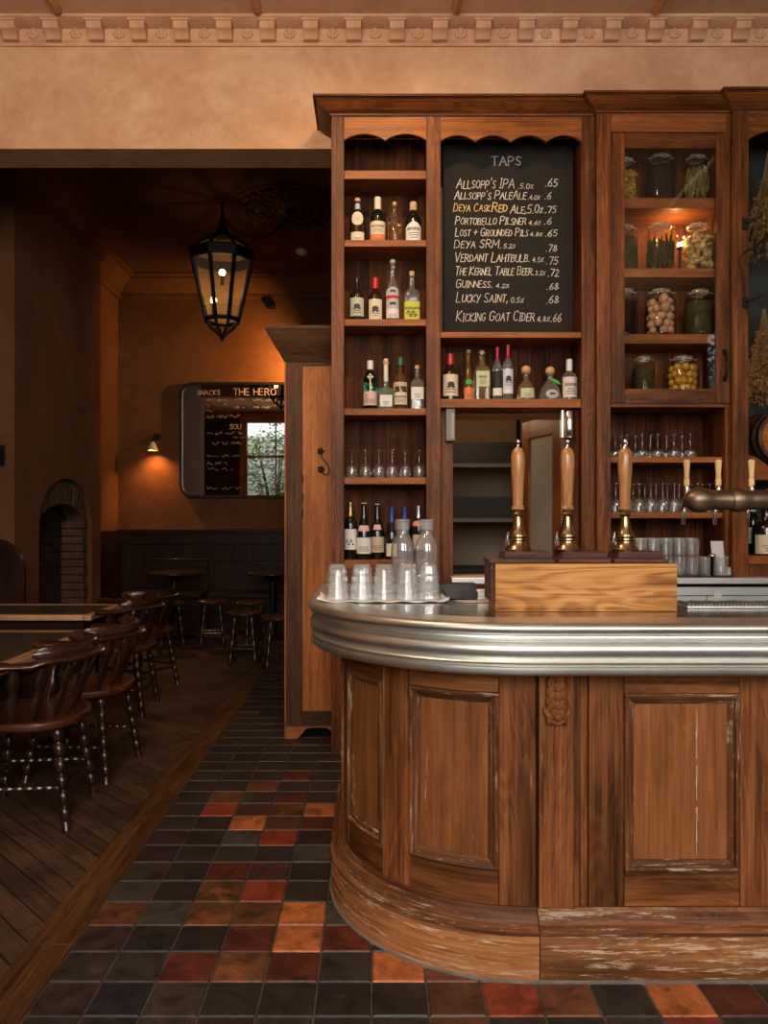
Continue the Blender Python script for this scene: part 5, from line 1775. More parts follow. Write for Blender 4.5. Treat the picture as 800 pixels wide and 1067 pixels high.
for pxx in (715.3, 748.3, 782.7, 836, 910):
    x = fx(pxx, YF_ + .045); Y = YF_ + .045; ss = Y / FPX
    z0 = fz(506, Y)
    tb = MB().lathe([(0, z0 - .018), (.0085, z0 - .018), (.0085, z0 - .003), (.0065, z0), (0, z0)], (x, Y, 0), 14)
    tb.tube([(x, Y, fz(516, Y)), (x, Y, z0 - .012)], .010, 12)
    tb.tube([(x, Y - .01, fz(521, Y)), (x, Y + .02, fz(526, Y)), (x, Y + .028, fz(534, Y)), (x, Y + .028, fz(547, Y))], [.011, .011, .0085, .0055], 12)
    o = tb.build('tap', M['chrome'], tf)
    MB().lathe([(0, z0), (2.9 * ss, z0), (3.0 * ss, z0 + 6 * ss), (2.6 * ss, z0 + 6.8 * ss), (2.3 * ss, z0 + 7.4 * ss), (2.6 * ss, z0 + 8.2 * ss), (2.5 * ss, z0 + 12 * ss), (3.2 * ss, z0 + 21 * ss), (3.5 * ss, z0 + 25.5 * ss), (2.4 * ss, z0 + 27 * ss), (0, z0 + 27.2 * ss)], (x, Y, 0), 18).build('tap_handle', M['tap_wood'], o, angle=30)
dt = thing('drip_tray', 'steel drip tray with pale grid under the beer font', 'drip tray', (1.35, 2.50, ZT))
xa, xb = fx(708.5, 2.5), 1.9
MB('x').box(xa, xb, 2.445, 2.565, ZT + .0005, ZT + .007).build('tray', M['steel'], dt, bevel=.002)
q = MB('x')
k = 0
rg2 = random.Random(2)
xx = xa + .006
while xx < xb - .012:
    q.box(xx, xx + .006, 2.450, 2.560, ZT + .0072, ZT + .0115 + rg2.uniform(0, .003)); xx += .012
q.build('grid', plain('grey_green_grid', (.16, .18, .165), .3, noise=.5, nscale=30), dt)

# ---- cloth and upturned tumblers
ct = MB('x')
n1_, n2_ = 40, 14
xa, xb, ya, yb = fx(330, 2.62), fx(467, 2.62), 2.60, 2.80
vs, fs = [], []
rc = random.Random(4)
for j in range(n2_ + 1):
    for i in range(n1_ + 1):
        u, v = i / n1_, j / n2_
        e = min(u, 1 - u, v * .6, (1 - v) * .6)
        z = ZT + .0016 + .0035 * (0.5 + .5 * sin(u * 31 + 2 * v)) * max(0, 1 - e * 9) + (.014 * max(0, 1 - (1 - u) * 16) * (1 - .4 * v) + .016 * max(0, 1 - u * 14)) * (.6 + .4 * sin(v * 9))
        vs.append((xa + (xb - xa) * u + .004 * sin(v * 11), ya + (yb - ya) * v + .004 * sin(u * 23), z))
for j in range(n2_):
    for i in range(n1_):
        a = j * (n1_ + 1) + i
        fs.append((a, a + 1, a + n1_ + 2, a + n1_ + 1))
ct._add(vs, fs)
co = ct.build('bar_towel', M['white_cloth'])
sm = co.modifiers.new('thick', 'SOLIDIFY'); sm.thickness = .0012; sm.offset = 1
tag(co, 'folded white cloth under the upturned tumblers on the bar end', 'cloth')
h, r0, r1 = .121, .0425, .0310
g0 = None
labs = ['first upturned tumbler from the rounded bar end, on the white cloth', 'second upturned tumbler from the rounded bar end, on the white cloth', 'middle upturned tumbler of the five on the white cloth',
        'fourth upturned tumbler from the bar end, in front of a swing bottle', 'fifth upturned tumbler, beside the folded corner of the white cloth']
for px_, lab in zip((351.5, 377, 400, 424, 446.5), labs):
    loc = (fx(px_, 2.67), 2.67, ZT + .0065)
    if g0 is None:
        g0 = thing('tumbler', lab, 'glass', loc, 'upturned tumblers on the white cloth')
        c = loc
        q = MB()
        outer = [(r0, 0), (r0 + .0006, .004), (r0 - .0006, .022), (r0 - .0050, .025), (r0 - .0010, .034), (r0 - .0018, .050), (r0 - .0068, .054), (r0 - .0034, .063), (r0 - .0050, .080), (r0 - .0095, .084), (r0 - .0072, .090), (r1 + .001, .105), (r1, .112), (r1 - .0045, .121), (0, .119)]
        q.lathe(outer, c, 10, a0=.16)
        inner = [(0, .102), (r1 - .007, .100), (r0 - .0125, .06), (r0 - .0065, .024), (r0 - .0025, 0), (r0, 0)]
        b = len(q.v)
        q.lathe([(r, z) for r, z in inner][::1], c, 20, a0=.16)
        q.build('faceted_wall', M['tumbler'], g0, angle=12)
    else:
        d = dup(g0, loc, random.Random(px_).uniform(0, 1), lab)
for px_, Y, lab in ((419.5, 2.83, 'clear swing-top water bottle with ribbed cap, nearer the rounded bar end'), (444.5, 2.81, 'clear swing-top water bottle with ribbed cap, nearer the hand pumps')):
    s = Y / FPX
    loc = (fx(px_, Y), Y, ZT)
    H = fz(541, Y) - ZT
    t = thing('water_bottle', lab, 'bottle', loc, 'clear water bottles on the bar')
    R = 12.3 * s
    pr = [(0, .004), (R * .9, .0), (R, .006), (R, H * .58), (R * .97, H * .66), (R * .84, H * .735), (R * .64, H * .78), (R * .56, H * .80), (R * .56, H * .86), (R * .50, H * .865), (R * .50, H * .80), (R * .80, H * .72), (R * .93, H * .65), (R * .955, H * .57), (R * .955, .014), (0, .012)]
    MB().lathe(pr, loc, 32).build('bottle_body', M['bottle_clear'], t, angle=30)
    q = MB()
    for k in range(26):
        pass
    pr = [(0, H * .866), (R * .57, H * .866), (R * .58, H * .875), (R * .58, H * .965), (R * .64, H * .972), (R * .64, H * .995), (R * .55, H), (0, H)]
    MB().lathe(pr, loc, 22).build('ribbed_cap', thin_glass('frosted_plastic', (.80, .80, .78), .12, body=.35, body_col=(.6, .6, .58)), t, angle=10)
    MB().tube([(loc[0] - R * .58, Y, ZT + H * .82), (loc[0] - R * .66, Y - .004, ZT + H * .90), (loc[0] - R * .62, Y, ZT + H * .985)], .0016, 6).build('wire_bail', M['chrome'], t)
    MB().lathe([(0, .016), (R * .94, .016), (R * .945, H * .5), (0, H * .5)], loc, 24).build('water', solid_glass('water', (.97, .98, .98), 0, 1.33), t) if False else None

# ---- black case, steel bars and pink card beside the pumps
def slab(name, mat, label, cat, q): return tag(q.build(name, mat, bevel=.002), label, cat)
q = MB('x'); Y = 2.72
q.prism([(fx(467, Y), ZT + .0006), (fx(497, Y), ZT + .0006), (fx(496, Y), fz(608, Y)), (fx(462, Y), fz(608.5, Y)), (fx(458, Y), fz(611, Y))], 'y', Y, Y + .07)
slab('black_case', M['black'], 'black soft case lying on the bar between cloth and pumps', 'case', q)
q = MB('x')
q.box(fx(497.5, 2.70), fx(514.5, 2.70), 2.70, 2.73, ZT + .0006, ZT + .008); q.box(fx(498, 2.70), fx(514.5, 2.70), 2.704, 2.726, ZT + .008, ZT + .028); q.box(fx(496.5, 2.70), fx(514.5, 2.70), 2.70, 2.73, ZT + .028, ZT + .036)
slab('steel_opener', M['steel'], 'small steel double-barred holder tucked left of the beer engine case', 'holder', q)
q = MB('x')
q.prism([(fx(474, 2.66), 2.665), (fx(484, 2.60), 2.605), (fx(514.5, 2.60), 2.612), (fx(514.5, 2.66), 2.675)], 'z', ZT + .0006, ZT + .0036)
slab('menu_card', plain('pink_card', (.62, .47, .46), .7), 'pale pink card lying flat left of the beer engine', 'card', q)

# ================================================================== TALL CUPBOARD BESIDE THE OPENING
YCU = 4.57
cu = lambda px: fx(px, YCU)
cv = lambda py: fz(py, YCU)
tc_ = thing('tall_cupboard', 'tall pine cupboard with dark frame and iron latch in the opening', 'cupboard', (cu(326), YCU + .2, 0))
zt_ = cv(362)
MB('z').box(cu(297) + .004, cu(356.4), YCU + .022, YCU + .44, cv(757), zt_).build('carcass', M['cup_frame'], tc_)
MB('z').box(cu(296.4), cu(298), YCU - .004, YCU + .44, cv(770), zt_).build('edge_bead', M['cup_wood'], tc_)
MB('z').box(cu(298.1), cu(315), YCU, YCU + .022, cv(757), zt_).build('stile', M['cup_frame'], tc_, bevel=.002)
MB('z').box(cu(350), cu(356.4), YCU, YCU + .022, cv(757), zt_).build('stile', M['cup_wood'], tc_, bevel=.002)
MB('x').box(cu(315.1), cu(349.9), YCU, YCU + .022, cv(380.5), zt_).build('rail', M['cup_frame'], tc_, bevel=.002)
MB('x').box(cu(315.1), cu(349.9), YCU, YCU + .022, cv(757), cv(741)).build('rail', M['cup_frame'], tc_, bevel=.002)
MB('z').box(cu(315), cu(350), YCU + .010, YCU + .020, cv(741.5), cv(380)).build('door_panel', M['cup_wood'], tc_)
ft = [(cu(296.4), cv(757)), (cu(296.4), .0), (cu(310), .0), (cu(314), cv(765.5)), (cu(319), cv(759.5)), (cu(326), cv(758.3)), (cu(338), cv(758.3)), (cu(343), cv(760)), (cu(347), cv(766)), (cu(351), 0), (cu(356.4), 0), (cu(356.4), cv(757))]
MB('x').prism(ft, 'y', YCU, YCU + .03).build('bracket_foot', M['cup_wood'], tc_, bevel=.002)
pr = [(-.004, zt_ - .085), (.006, zt_ - .085), (.10, zt_ + .085), (.104, zt_ + .085), (.104, zt_ + .105), (-.004, zt_ + .105)]
MB('x').mitre([(cu(297), YCU + .44), (cu(297), YCU), (cu(356), YCU)], [(d, z + .0) for d, z in pr]).build('crown_moulding', M['cup_frame'], tc_, angle=30, fixn=True)
q = MB()
for px_, py in ((334, 470), (334.5, 489)):
    c = (cu(px_), YCU + .002, cv(py))
    for k in range(5): q.sphere((c[0] + .014 * cos(k * 1.26), c[1], c[2] + .014 * sin(k * 1.26)), .008, 8, 6, sy=.6)
    q.tube([(c[0], c[1] + .006, c[2]), (c[0], c[1] - .012, c[2])], .006, 8)
q.tube([(cu(334), YCU - .008, cv(471)), (cu(335.5), YCU - .012, cv(477)), (cu(341), YCU - .012, cv(483)), (cu(343.3), YCU - .012, cv(489)), (cu(342), YCU - .012, cv(494)), (cu(338), YCU - .010, cv(494.5)), (cu(335), YCU - .008, cv(490))], .0034, 8)
q.build('iron_latch', M['iron'], tc_)
for py in (499, 519, 535):
    MB().box(cu(314.2), cu(316), YCU - .004, YCU + .004, cv(py + 4), cv(py - 4)).build('hinge', M['iron'], tc_)
MB().box(cu(351), cu(355.5), YCU - .006, YCU + .0, cv(706), cv(698)).build('brass_catch', M['brass'], tc_, bevel=.001)

# ================================================================== BACK ROOM
# ---- tables and smoker's bow chairs
green_top = plain('mottled_green_leather', (.040, .042, .026), .28, noise=.5, nscale=16, bump=.2)


def pub_table(label, x0, x1, y0, y1, z):
    t = thing('pub_table', label, 'table', ((x0 + x1) / 2, (y0 + y1) / 2, 0))
    w = .055
    MB('x').box(x0 + w, x1 - w, y0 + w, y1 - w, z - .03, z - .002).build('table_top', green_top, t)
    MB('y').box(x1 - w, x1, y0, y1, z - .036, z).build('edge_strip', M['table_edge'], t, bevel=.004)
    MB('y').box(x0, x0 + w, y0, y1, z - .036, z).build('edge_strip', M['table_edge'], t, bevel=.004)
    MB('x').box(x0 + w, x1 - w, y0, y0 + w, z - .036, z).build('edge_strip', M['table_edge'], t, bevel=.004)
    MB('x').box(x0 + w, x1 - w, y1 - w, y1, z - .036, z).build('edge_strip', M['table_edge'], t, bevel=.004)
    q = MB('x'); q.box(x0 + .08, x1 - .08, y0 + .08, y1 - .08, z - .12, z - .037); q.build('apron', M['dark_wood'], t)
    for sx in (x0 + .13, x1 - .13):
        for sy in (y0 + .13, y1 - .13):
            MB().lathe([(0, 0), (.02, 0), (.026, .02), (.020, .06), (.028, .14), (.034, .30), (.024, .36), (.032, .38), (.032, z - .121), (0, z - .12)], (sx, sy, 0), 14).build('leg', M['dark_wood'], t)
    return t


pub_table('near pub table with mottled green top and pale wood edging', -2.75, -1.545, 2.30, 4.30, .68)
pub_table('pub table with dark top standing behind the near green-topped one', -2.85, -1.80, 4.96, 5.62, .68)


def bobbin(p0, p1, r0, r1, n, foot=False):
    pts, rad = [], []
    K_ = n * 8
    for i in range(K_ + 1):
        t = i / K_
        pts.append(tuple(p0[j] + (p1[j] - p0[j]) * t for j in range(3)))
        rad.append(r0 + (r1 - r0) * abs(sin(pi * n * t)) ** .8)
    return pts, rad


def chair(label, loc, rz, group=None):
    t = thing('captains_chair', label, 'chair', (0, 0, 0), group)
    out = []
    for k in range(40):
        a = 2 * pi * k / 40
        c_, s_ = cos(a), sin(a)
        out.append((.255 * math.copysign(abs(c_) ** .8, c_), .235 * math.copysign(abs(s_) ** .75, s_)))
    MB('y').prism(out, 'z', .418, .452).build('seat', M['chair_seat'], t, bevel=.010)
    for sx in (-1, 1):
        for sy in (-1, 1):
            pts, rad = bobbin((sx * .165, sy * .15, .42), (sx * .215, sy * .20, .035), .0125, .0235, 6)
            pts += [(sx * .2165, sy * .2015, .02), (sx * .2195, sy * .2045, .0)]; rad += [.017, .021]
            MB().tube(pts, rad, 12).build('leg', M['chair_wood'], t)
    for sx in (-1, 1):
        pts, rad = bobbin((sx * .195, -.18, .17), (sx * .195, .18, .17), .0075, .012, 9)
        MB('y').tube(pts, rad, 8).build('stretcher', M['chair_wood'], t)
    for sy in (-1, 1):
        pts, rad = bobbin((-.195, sy * .18, .15), (.195, sy * .18, .15), .0075, .012, 9)
        MB('x').tube(pts, rad, 8).build('stretcher', M['chair_wood'], t)
    bow = [(.300, .075), (.294, .05), (.29, .02)]
    for k in range(0, 21):
        a = -pi * k / 20
        bow.append((.29 * cos(a), .0 + .265 * sin(a)))
    bow += [(-.29, .02), (-.294, .05), (-.300, .075)]
    zb = .695
    MB('x').tube([(x, y, zb + (.012 if y < -.1 else 0)) for x, y in bow], [.046, .048, .044] + [.036] * (len(bow) - 6) + [.044, .048, .046], 12, flat=(1.0, .42)).build('arm_bow', M['chair_wood'], t)
    cr = []
    for k in range(2, 19):
        a = -pi * k / 20
        cr.append((.272 * cos(a), .0 + .256 * sin(a), zb + .042))
    MB('x').tube(cr, [.012] + [.030] * (len(cr) - 2) + [.012], 10, flat=(.62, 1.0)).build('crest_rail', M['chair_wood'], t)
    for k in range(8):
        a = -pi * (k + .15) / 7.3
        xt, yt = .285 * cos(a), .0 + .262 * sin(a)
        xb_, yb_ = .225 * cos(a), .03 + .195 * sin(a)
        pts, rad = [], []
        R_ = [.016, .017, .026, .031, .024, .017, .026, .032, .025, .016]
        for i, r in enumerate(R_):
            f = i / (len(R_) - 1)
            pts.append((xb_ + (xt - xb_) * f, yb_ + (yt - yb_) * f, .448 + (zb - .012 - .448) * f)); rad.append(r)
        MB().tube(pts, rad, 10, flat=(.95, .42)).build('spindle', M['chair_wood'], t)
    t.location = loc; t.rotation_euler = (0, 0, rz)
    return t


CG = 'dark bow-backed chairs at the tables'
ch = chair('nearest dark bow-backed chair with bobbin legs at the green-topped table', (-1.50, 3.43, 0), pi / 2 + .10, CG)
dup(ch, (-1.49, 4.02, 0), pi / 2 - .06, 'dark bow-backed chair right behind the nearest one at the green-topped table')
dup(ch, (-1.72, 5.28, 0), pi / 2 + .05, 'dark bow-backed chair at the end of the second table')
dup(ch, (-1.80, 5.95, 0), pi / 2 - .5, 'dark bow-backed chair furthest down the room, past the second table')
# round topped settle chair by the chimney breast
t = thing('hall_chair', 'dark round-backed chair against the chimney breast beside the brick recess', 'chair', (-2.80, 5.6, 0))
q = MB()
out = [(-3.03, .45)] + [(-2.80 - .23 * cos(pi * k / 20), .92 + .23 * sin(pi * k / 20)) for k in range(21)] + [(-2.57, .45)]
q.prism(out, 'y', 5.72, 5.76).build('backrest', M['dark_wood'], t, bevel=.006)
MB('x').box(-3.02, -2.58, 5.30, 5.76, .42, .45).build('seat', M['dark_wood'], t, bevel=.005)
for x in (-2.99, -2.61):
    for y in (5.34, 5.72):
        MB().lathe([(0, 0), (.016, 0), (.022, .1), (.018, .2), (.024, .419), (0, .419)], (x, y, 0), 12).build('leg', M['dark_wood'], t)
# iron wall bracket on the breast
p = at(3, 472, Y1 - .002)
t = thing('wall_bracket', 'black iron bracket fixed to the chimney breast above the round-backed chair', 'wall bracket', p)
MB().box(p[0] - .02, p[0] + .02, Y1 - .012, Y1 - .001, p[2] - .05, p[2] + .06).build('plate', M['iron'], t, bevel=.003)
MB().tube([(p[0], Y1 - .01, p[2] + .03), (p[0] + .01, Y1 - .06, p[2] + .0), (p[0] + .03, Y1 - .08, p[2] - .05), (p[0] + .02, Y1 - .06, p[2] - .09)], [.010, .010, .014, .020], 8).build('bracket_arm', M['iron'], t)

# ---- brick recess in the chimney breast
m, nt, bs = new_mat('old_brick')
L = nt.links
tcn = N(nt, 'ShaderNodeTexCoord')
nz = N(nt, 'ShaderNodeTexNoise', Scale=9, Detail=6, Roughness=.7); L.new(tcn.outputs['Object'], nz.inputs['Vector'])
oi = N(nt, 'ShaderNodeObjectInfo')
rr_ = ramp(nt, [(.3, (.03, .013, .007)), (.5, (.075, .034, .018)), (.7, (.13, .066, .036))]); L.new(nz.outputs['Fac'], rr_.inputs[0])
L.new(rr_.outputs[0], bs.inputs['Base Color']); bs.inputs['Roughness'].default_value = .9
bpn = N(nt, 'ShaderNodeBump', Strength=.5, Distance=.01); L.new(nz.outputs['Fac'], bpn.inputs['Height']); L.new(bpn.outputs[0], bs.inputs['Normal'])
M['brick'] = m
fp = thing('brick_fireplace', 'arched brick fireplace recess in the chimney breast of the back room', 'fireplace', (XB, (fpy0 + fpy1) / 2, 0))
cyf, rf = (fpy0 + fpy1) / 2, (fpy1 - fpy0) / 2
rb_ = random.Random(6)
q = MB('x')
ti = .20
nb = 26
for k in range(nb):          # soldier arch
    a0, a1 = pi - pi * k / nb - .012, pi - pi * (k + 1) / nb + .012
    e = rb_.uniform(-.008, .008)
    ptsA = []
    for a in (a0, a1):
        ptsA.append((cyf + rf * cos(a), 1.24 + .42 * sin(a)))
    for a in (a1, a0):
        ptsA.append((cyf + (rf - ti * .55) * cos(a), 1.24 + (.42 - ti * 1.15) * sin(a)))
    q.prism(ptsA, 'x', XB - .20, XB - .045 + e)
q.build('brick_arch', M['brick'], fp, smooth=False, fixn=True)
for y0_, y1_ in ((fpy0, fpy0 + .11), (fpy1 - .11, fpy1)):
    q = MB('y'); z = 0
    while z < 1.24:
        e = rb_.uniform(-.008, .008)
        q.box(XB - .26, XB - .045 + e, y0_, y1_, z + .005, z + .070); z += .075
    q.build('brick_jamb', M['brick'], fp, smooth=False)
q = MB('y'); z = 0; row = 0
while z < 1.62:
    y = fpy0 - .2 + (.11 if row % 2 else 0)
    while y < fpy1 + .1:
        e = rb_.uniform(-.010, .010)
        if y + .21 > fpy0 and y < fpy1: q.box(XB - .275, XB - .262 + e, max(y, fpy0), min(y + .21, fpy1), z + .005, z + .07)
        y += .22
    z += .075; row += 1
q.build('brick_back', plain('shaded_brick', (.022, .012, .008), .95, noise=.4), fp, smooth=False)  # shade of the recess put into a darker brick colour
MB('y').box(XB - .26, XB + .25, fpy0 - .1, fpy1 + .1, .001, .05).build('hearth', M['brick'], fp)

# ---- octagonal lantern hung from the ceiling, its cable and the ceiling rose
lx, ly = fx(231.5, 7.0), 7.0
ls = 7.0 / FPX
lz = lambda py: fz(py, 7.0)
la = thing('hanging_lantern', 'large black octagonal glass lantern with two lit bulbs hanging from ceiling', 'lantern', (lx, ly, lz(355)))
A0 = -101.7 * pi / 180
cor_ = lambda R, z, k: (lx + R * cos(A0 + k * pi / 4), ly + R * sin(A0 + k * pi / 4), z)
Rr, Rb, Rt = 34.5 * ls, 17.5 * ls, 8.5 * ls
q = MB()
for k in range(8):
    q.tube([cor_(Rr * .97, lz(268), k), cor_(Rb, lz(334), k)], .019, 6)
    q.tube([cor_(Rr * .97, lz(266), k), cor_(Rr * .72, lz(256), k), cor_(Rt, lz(246), k)], .017, 6)
    q.tube([cor_(Rb * .95, lz(335), k), cor_(Rb * .75, lz(341), k), cor_(Rb * .30, lz(347), k), cor_(.01, lz(352), k)], .011, 6)
    q.tube([cor_(Rb * 1.02, lz(334), k), cor_(Rb * 1.02, lz(334), k + 1)], .020, 6)
    q.tube([cor_(Rr * .35 + Rb * .68, lz(323), k), cor_(Rr * .35 + Rb * .68, lz(323), k + 1)], .002, 4)
q.build('frame', M['iron'], la)
q = MB()
q.lathe([(Rr * .96, lz(274)), (Rr * 1.01, lz(273)), (Rr * 1.04, lz(264.5)), (Rr * 1.00, lz(263)), (Rr * .91, lz(263)), (Rr * .91, lz(274)), (Rr * .96, lz(274))], (lx, ly, 0), 8, a0=A0)
q.build('rim_band', M['iron'], la, angle=20)
MB().lathe([(Rt, lz(247)), (Rt * .9, lz(243)), (Rt * .55, lz(238)), (Rt * .30, lz(228)), (Rt * .14, lz(216)), (.008, lz(211.5)), (0, lz(211))], (lx, ly, 0), 12).build('top_cone', M['iron'], la)
MB().lathe([(0, lz(356)), (.016, lz(354)), (.024, lz(352)), (.014, lz(349.5)), (0, lz(349))], (lx, ly, 0), 10).build('finial', M['iron'], la)
LG = thin_glass('lantern_glass', (.90, .76, .55), .3, base=.0, body=.36, body_col=(.46, .33, .18))
for k in range(8):
    MB()._add([cor_(Rb * .98, lz(333.5), k), cor_(Rb * .98, lz(333.5), k + 1), cor_(Rr * .95, lz(271), k + 1), cor_(Rr * .95, lz(271), k)], [(0, 1, 2, 3)]).build('glass_pane', LG, la, smooth=False)
    MB()._add([cor_(Rr * .95, lz(264), k), cor_(Rr * .95, lz(264), k + 1), cor_(Rt, lz(247), k + 1), cor_(Rt, lz(247), k)], [(0, 1, 2, 3)]).build('roof_pane', LG, la, smooth=False)
bulb = plain('lantern_bulb', (1, .8, .5), emit=(1, .70, .36), estr=22)
for px_, py in ((231.5, 284), (222.5, 313)):
    p = at(px_, py, 7.0)
    MB().sphere(p, .030, 12, 8).build('bulb', bulb, la)
    MB().tube([(p[0], p[1], p[2] - .03), (p[0], p[1], p[2] - .12)], .018, 8).build('bulb_holder', M['iron'], la)
light('lantern_light', 'POINT', (lx, ly, lz(296)), 4.5, (1, .55, .22), shadow_soft_size=.04)
cr = thing('ceiling_rose', 'round plaster ceiling rose of raised leaves in the back room', 'ceiling rose', (fx(300, 7.1), 7.1, ZC))
rx, ry = fx(300, 7.1), 7.15
q = MB()
q.lathe([(0, ZC - .045), (.10, ZC - .045), (.14, ZC - .03), (.47, ZC - .02), (.50, ZC - .012), (.50, ZC - .0005), (0, ZC - .0005)], (rx, ry, 0), 40)
q.build('rose_disc', M['ceil2'], cr)
q = MB()
rr5 = random.Random(8)
for ringr, n, s_ in ((.44, 34, .038), (.36, 28, .040), (.28, 22, .040), (.20, 16, .036), (.13, 11, .03)):
    for k in range(n):
        a = 2 * pi * k / n + rr5.uniform(-.04, .04)
        q.sphere((rx + ringr * cos(a), ry + ringr * sin(a), ZC - .03 + rr5.uniform(-.012, .004)), s_ * rr5.uniform(.8, 1.1), 8, 6, sz=.7)
q.build('leaf_relief', M['ceil2'], cr)
hk = at(302, 219, 7.1)
cb_ = thing('lantern_cable', 'black lamp cable looping from the ceiling rose hook to the lantern', 'cable', (hk[0], hk[1], hk[2]))
MB().lathe([(0, ZC - .046), (.05, ZC - .048), (.055, ZC - .075), (.03, ZC - .10), (0, ZC - .102)], (hk[0], hk[1], 0), 14).build('hook_cup', M['iron'], cb_)
pts = []
pa, pb_ = (hk[0], hk[1], ZC - .10), (lx + .02, ly, lz(228))
for i in range(17):
    f = i / 16
    pts.append((pa[0] + (pb_[0] - pa[0]) * f, pa[1] + (pb_[1] - pa[1]) * f, pa[2] + (pb_[2] - pa[2]) * f - .19 * 4 * f * (1 - f)))
MB().tube(pts, .010, 8).build('cable', M['iron'], cb_)
p = at(314, 261, 8.3)
t = thing('smoke_detector', 'small round smoke detector on the dark back room ceiling', 'smoke detector', (p[0], 8.3, ZC))
MB().lathe([(0, ZC - .05), (.04, ZC - .05), (.06, ZC - .025), (.06, ZC - .0005), (0, ZC - .0005)], (p[0], 8.3, 0), 18).build('detector_body', C['white'], t)
p = at(282, 318, 9.25)
t = thing('alarm_sensor', 'small dark sensor box high on the far wall right of the lantern', 'sensor', p)
MB().box(p[0] - .05, p[0] + .05, 9.22, YF - .001, p[2] - .035, p[2] + .035).build('sensor_box', M['iron'], t, bevel=.008)

# ---- far wall: framed mirror with menu lettering, wall lamps
YM = 9.27
mx = lambda px: fx(px, YM)
mz = lambda py: fz(py, YM)
mi = thing('wall_mirror', 'wide round-cornered black framed mirror lettered with the menu on the far wall', 'mirror', (mx(262), YM, mz(518)))
xa, xb, za, zb = mx(187.5), mx(338), mz(518.5), mz(398.5)


def rrect(x0, x1, z0, z1, r, n=8):
    out = []
    for cx_, cz_, a0 in ((x1 - r, z1 - r, 0), (x0 + r, z1 - r, pi / 2), (x0 + r, z0 + r, pi), (x1 - r, z0 + r, 1.5 * pi)):
        for k in range(n + 1):
            a = a0 + pi / 2 * k / n
            out.append((cx_ + r * cos(a), cz_ + r * sin(a)))
    return out


o1, o2 = rrect(xa, xb, za, zb, .15), rrect(xa + .03, xb - .03, za + .03, zb - .03, .125)
q = MB(); n = len(o1); vs, fs = [], []
for a, b_ in zip(o1, o2):
    vs += [(a[0], YF - .001, a[1]), (a[0], YM - .03, a[1]), (b_[0], YM - .03, b_[1]), (b_[0], YM, b_[1])]
for i in range(n):
    j = (i + 1) % n
    for k in range(3): fs.append((i * 4 + k, j * 4 + k, j * 4 + k + 1, i * 4 + k + 1))
q._add(vs, fs).build('frame', M['iron'], mi, fixn=True)
MB().prism(o2, 'y', YM - .002, YM + .01).build('mirror_glass', M['mirror'], mi, smooth=False)
q = MB()
mp_ = lambda u, v: (fx(120 + u * .225, YM), fz(380 + v * .225, YM))
ML = plain('faded_lettering', (.42, .36, .28), .8)
for txt, u0, u1, v, hh in (('SNACKS', 380, 490, 140, 22), ('THE HERO', 548, 750, 141, 30), ('SOU', 532, 586, 298, 22)):
    a = mp_(u0, v)
    q = MB()
    write(q, txt, a[0], a[1], hh * .225 * YM / FPX, YM - .0035, .0075, slant=0, jit=0, serif=True, fit=mp_(u1, 0)[0] - a[0])
    q.build('lettering', ML, mi, smooth=False)
q = MB()
rs = random.Random(12)
def scrawl(u0, u1, v, hh):
    u = u0
    while u < u1:
        wl = rs.uniform(20, 55)
        pts = []
        uu = u
        while uu < min(u + wl, u1):
            a = mp_(uu, v - rs.uniform(0, hh)); pts.append(a); uu += rs.uniform(3, 6)
        q.ribbon(pts, .0065, YM - .0035)
        u = uu + rs.uniform(7, 14)
for u0, u1, v in ((425, 495, 172), (505, 520, 172), (425, 440, 200), (505, 520, 190), (425, 470, 222), (425, 520, 250), (530, 548, 248), (555, 600, 170), (552, 600, 205), (552, 600, 245),
                  (425, 590, 325), (548, 600, 345), (450, 590, 372), (425, 580, 430), (425, 520, 465), (430, 545, 492), (425, 590, 580), (640, 750, 172), (640, 750, 205), (640, 750, 430), (640, 750, 480), (640, 750, 580)):
    scrawl(u0, u1, v, 16)
q.build('menu_scrawl', plain('faint_menu_chalk', (.30, .25, .18), .9), mi, smooth=False)['kind'] = 'stuff'


def sconce(label, px, py, energy):
    p = at(px, py, 9.28)
    t = thing('wall_lamp', label, 'wall lamp', (p[0], YF, p[2]))
    x, z = p[0], p[2]
    MB().box(x - .03, x + .05, YF - .04, YF - .001, z + .0, z + .07).build('back_plate', M['iron'], t, bevel=.006)
    MB().tube([(x + .01, YF - .03, z + .04), (x, YF - .10, z + .045), (x - .005, YF - .13, z + .01), (x - .01, YF - .14, z - .04)], .010, 8).build('lamp_arm', M['iron'], t)
    MB().lathe([(.062, -.145), (.060, -.14), (.040, -.08), (.022, -.045), (.012, -.038), (.020, -.045), (.037, -.08), (.058, -.142)], (x - .01, YF - .14, z), 20).build('lamp_shade', plain('enamel_shade', (.60, .52, .40), .4), t, fixn=True)
    MB().sphere((x - .01, YF - .14, z - .09), .022, 10, 8).build('bulb', plain('warm_bulb', (1, .7, .4), emit=(1, .50, .16), estr=30), t)
    light('wall_lamp_light', 'SPOT', (x - .01, YF - .14, z - .10), energy, (1, .42, .10), (x - .01, YF - .10, z - 1), spot_size=2.35, spot_blend=.9, shadow_soft_size=.03)
    return t


sconce('small wall lamp with pale shade lighting the wall left of the mirror', 163, 458, 60)

# ---- bench seats, round tables and stools
def bench(label, x0, x1):
    t = thing('bench', label, 'bench', ((x0 + x1) / 2, 9.0, 0))
    MB('x').box(x0, x1, 8.74, 9.22, .40, .45).build('seat', M['dark_wood'], t, bevel=.006)
    MB('x').box(x0, x1, 9.16, 9.20, .45, .80).build('backrest', M['dark_wood'], t, bevel=.004)
    MB('x').box(x0, x1, 9.13, 9.22, .80, .825).build('top_rail', M['chair_wood'], t, bevel=.006)
    MB('x').box(x0 + .02, x1 - .02, 8.82, 8.85, .0, .40).build('front_board', M['dark_wood'], t)
    return t


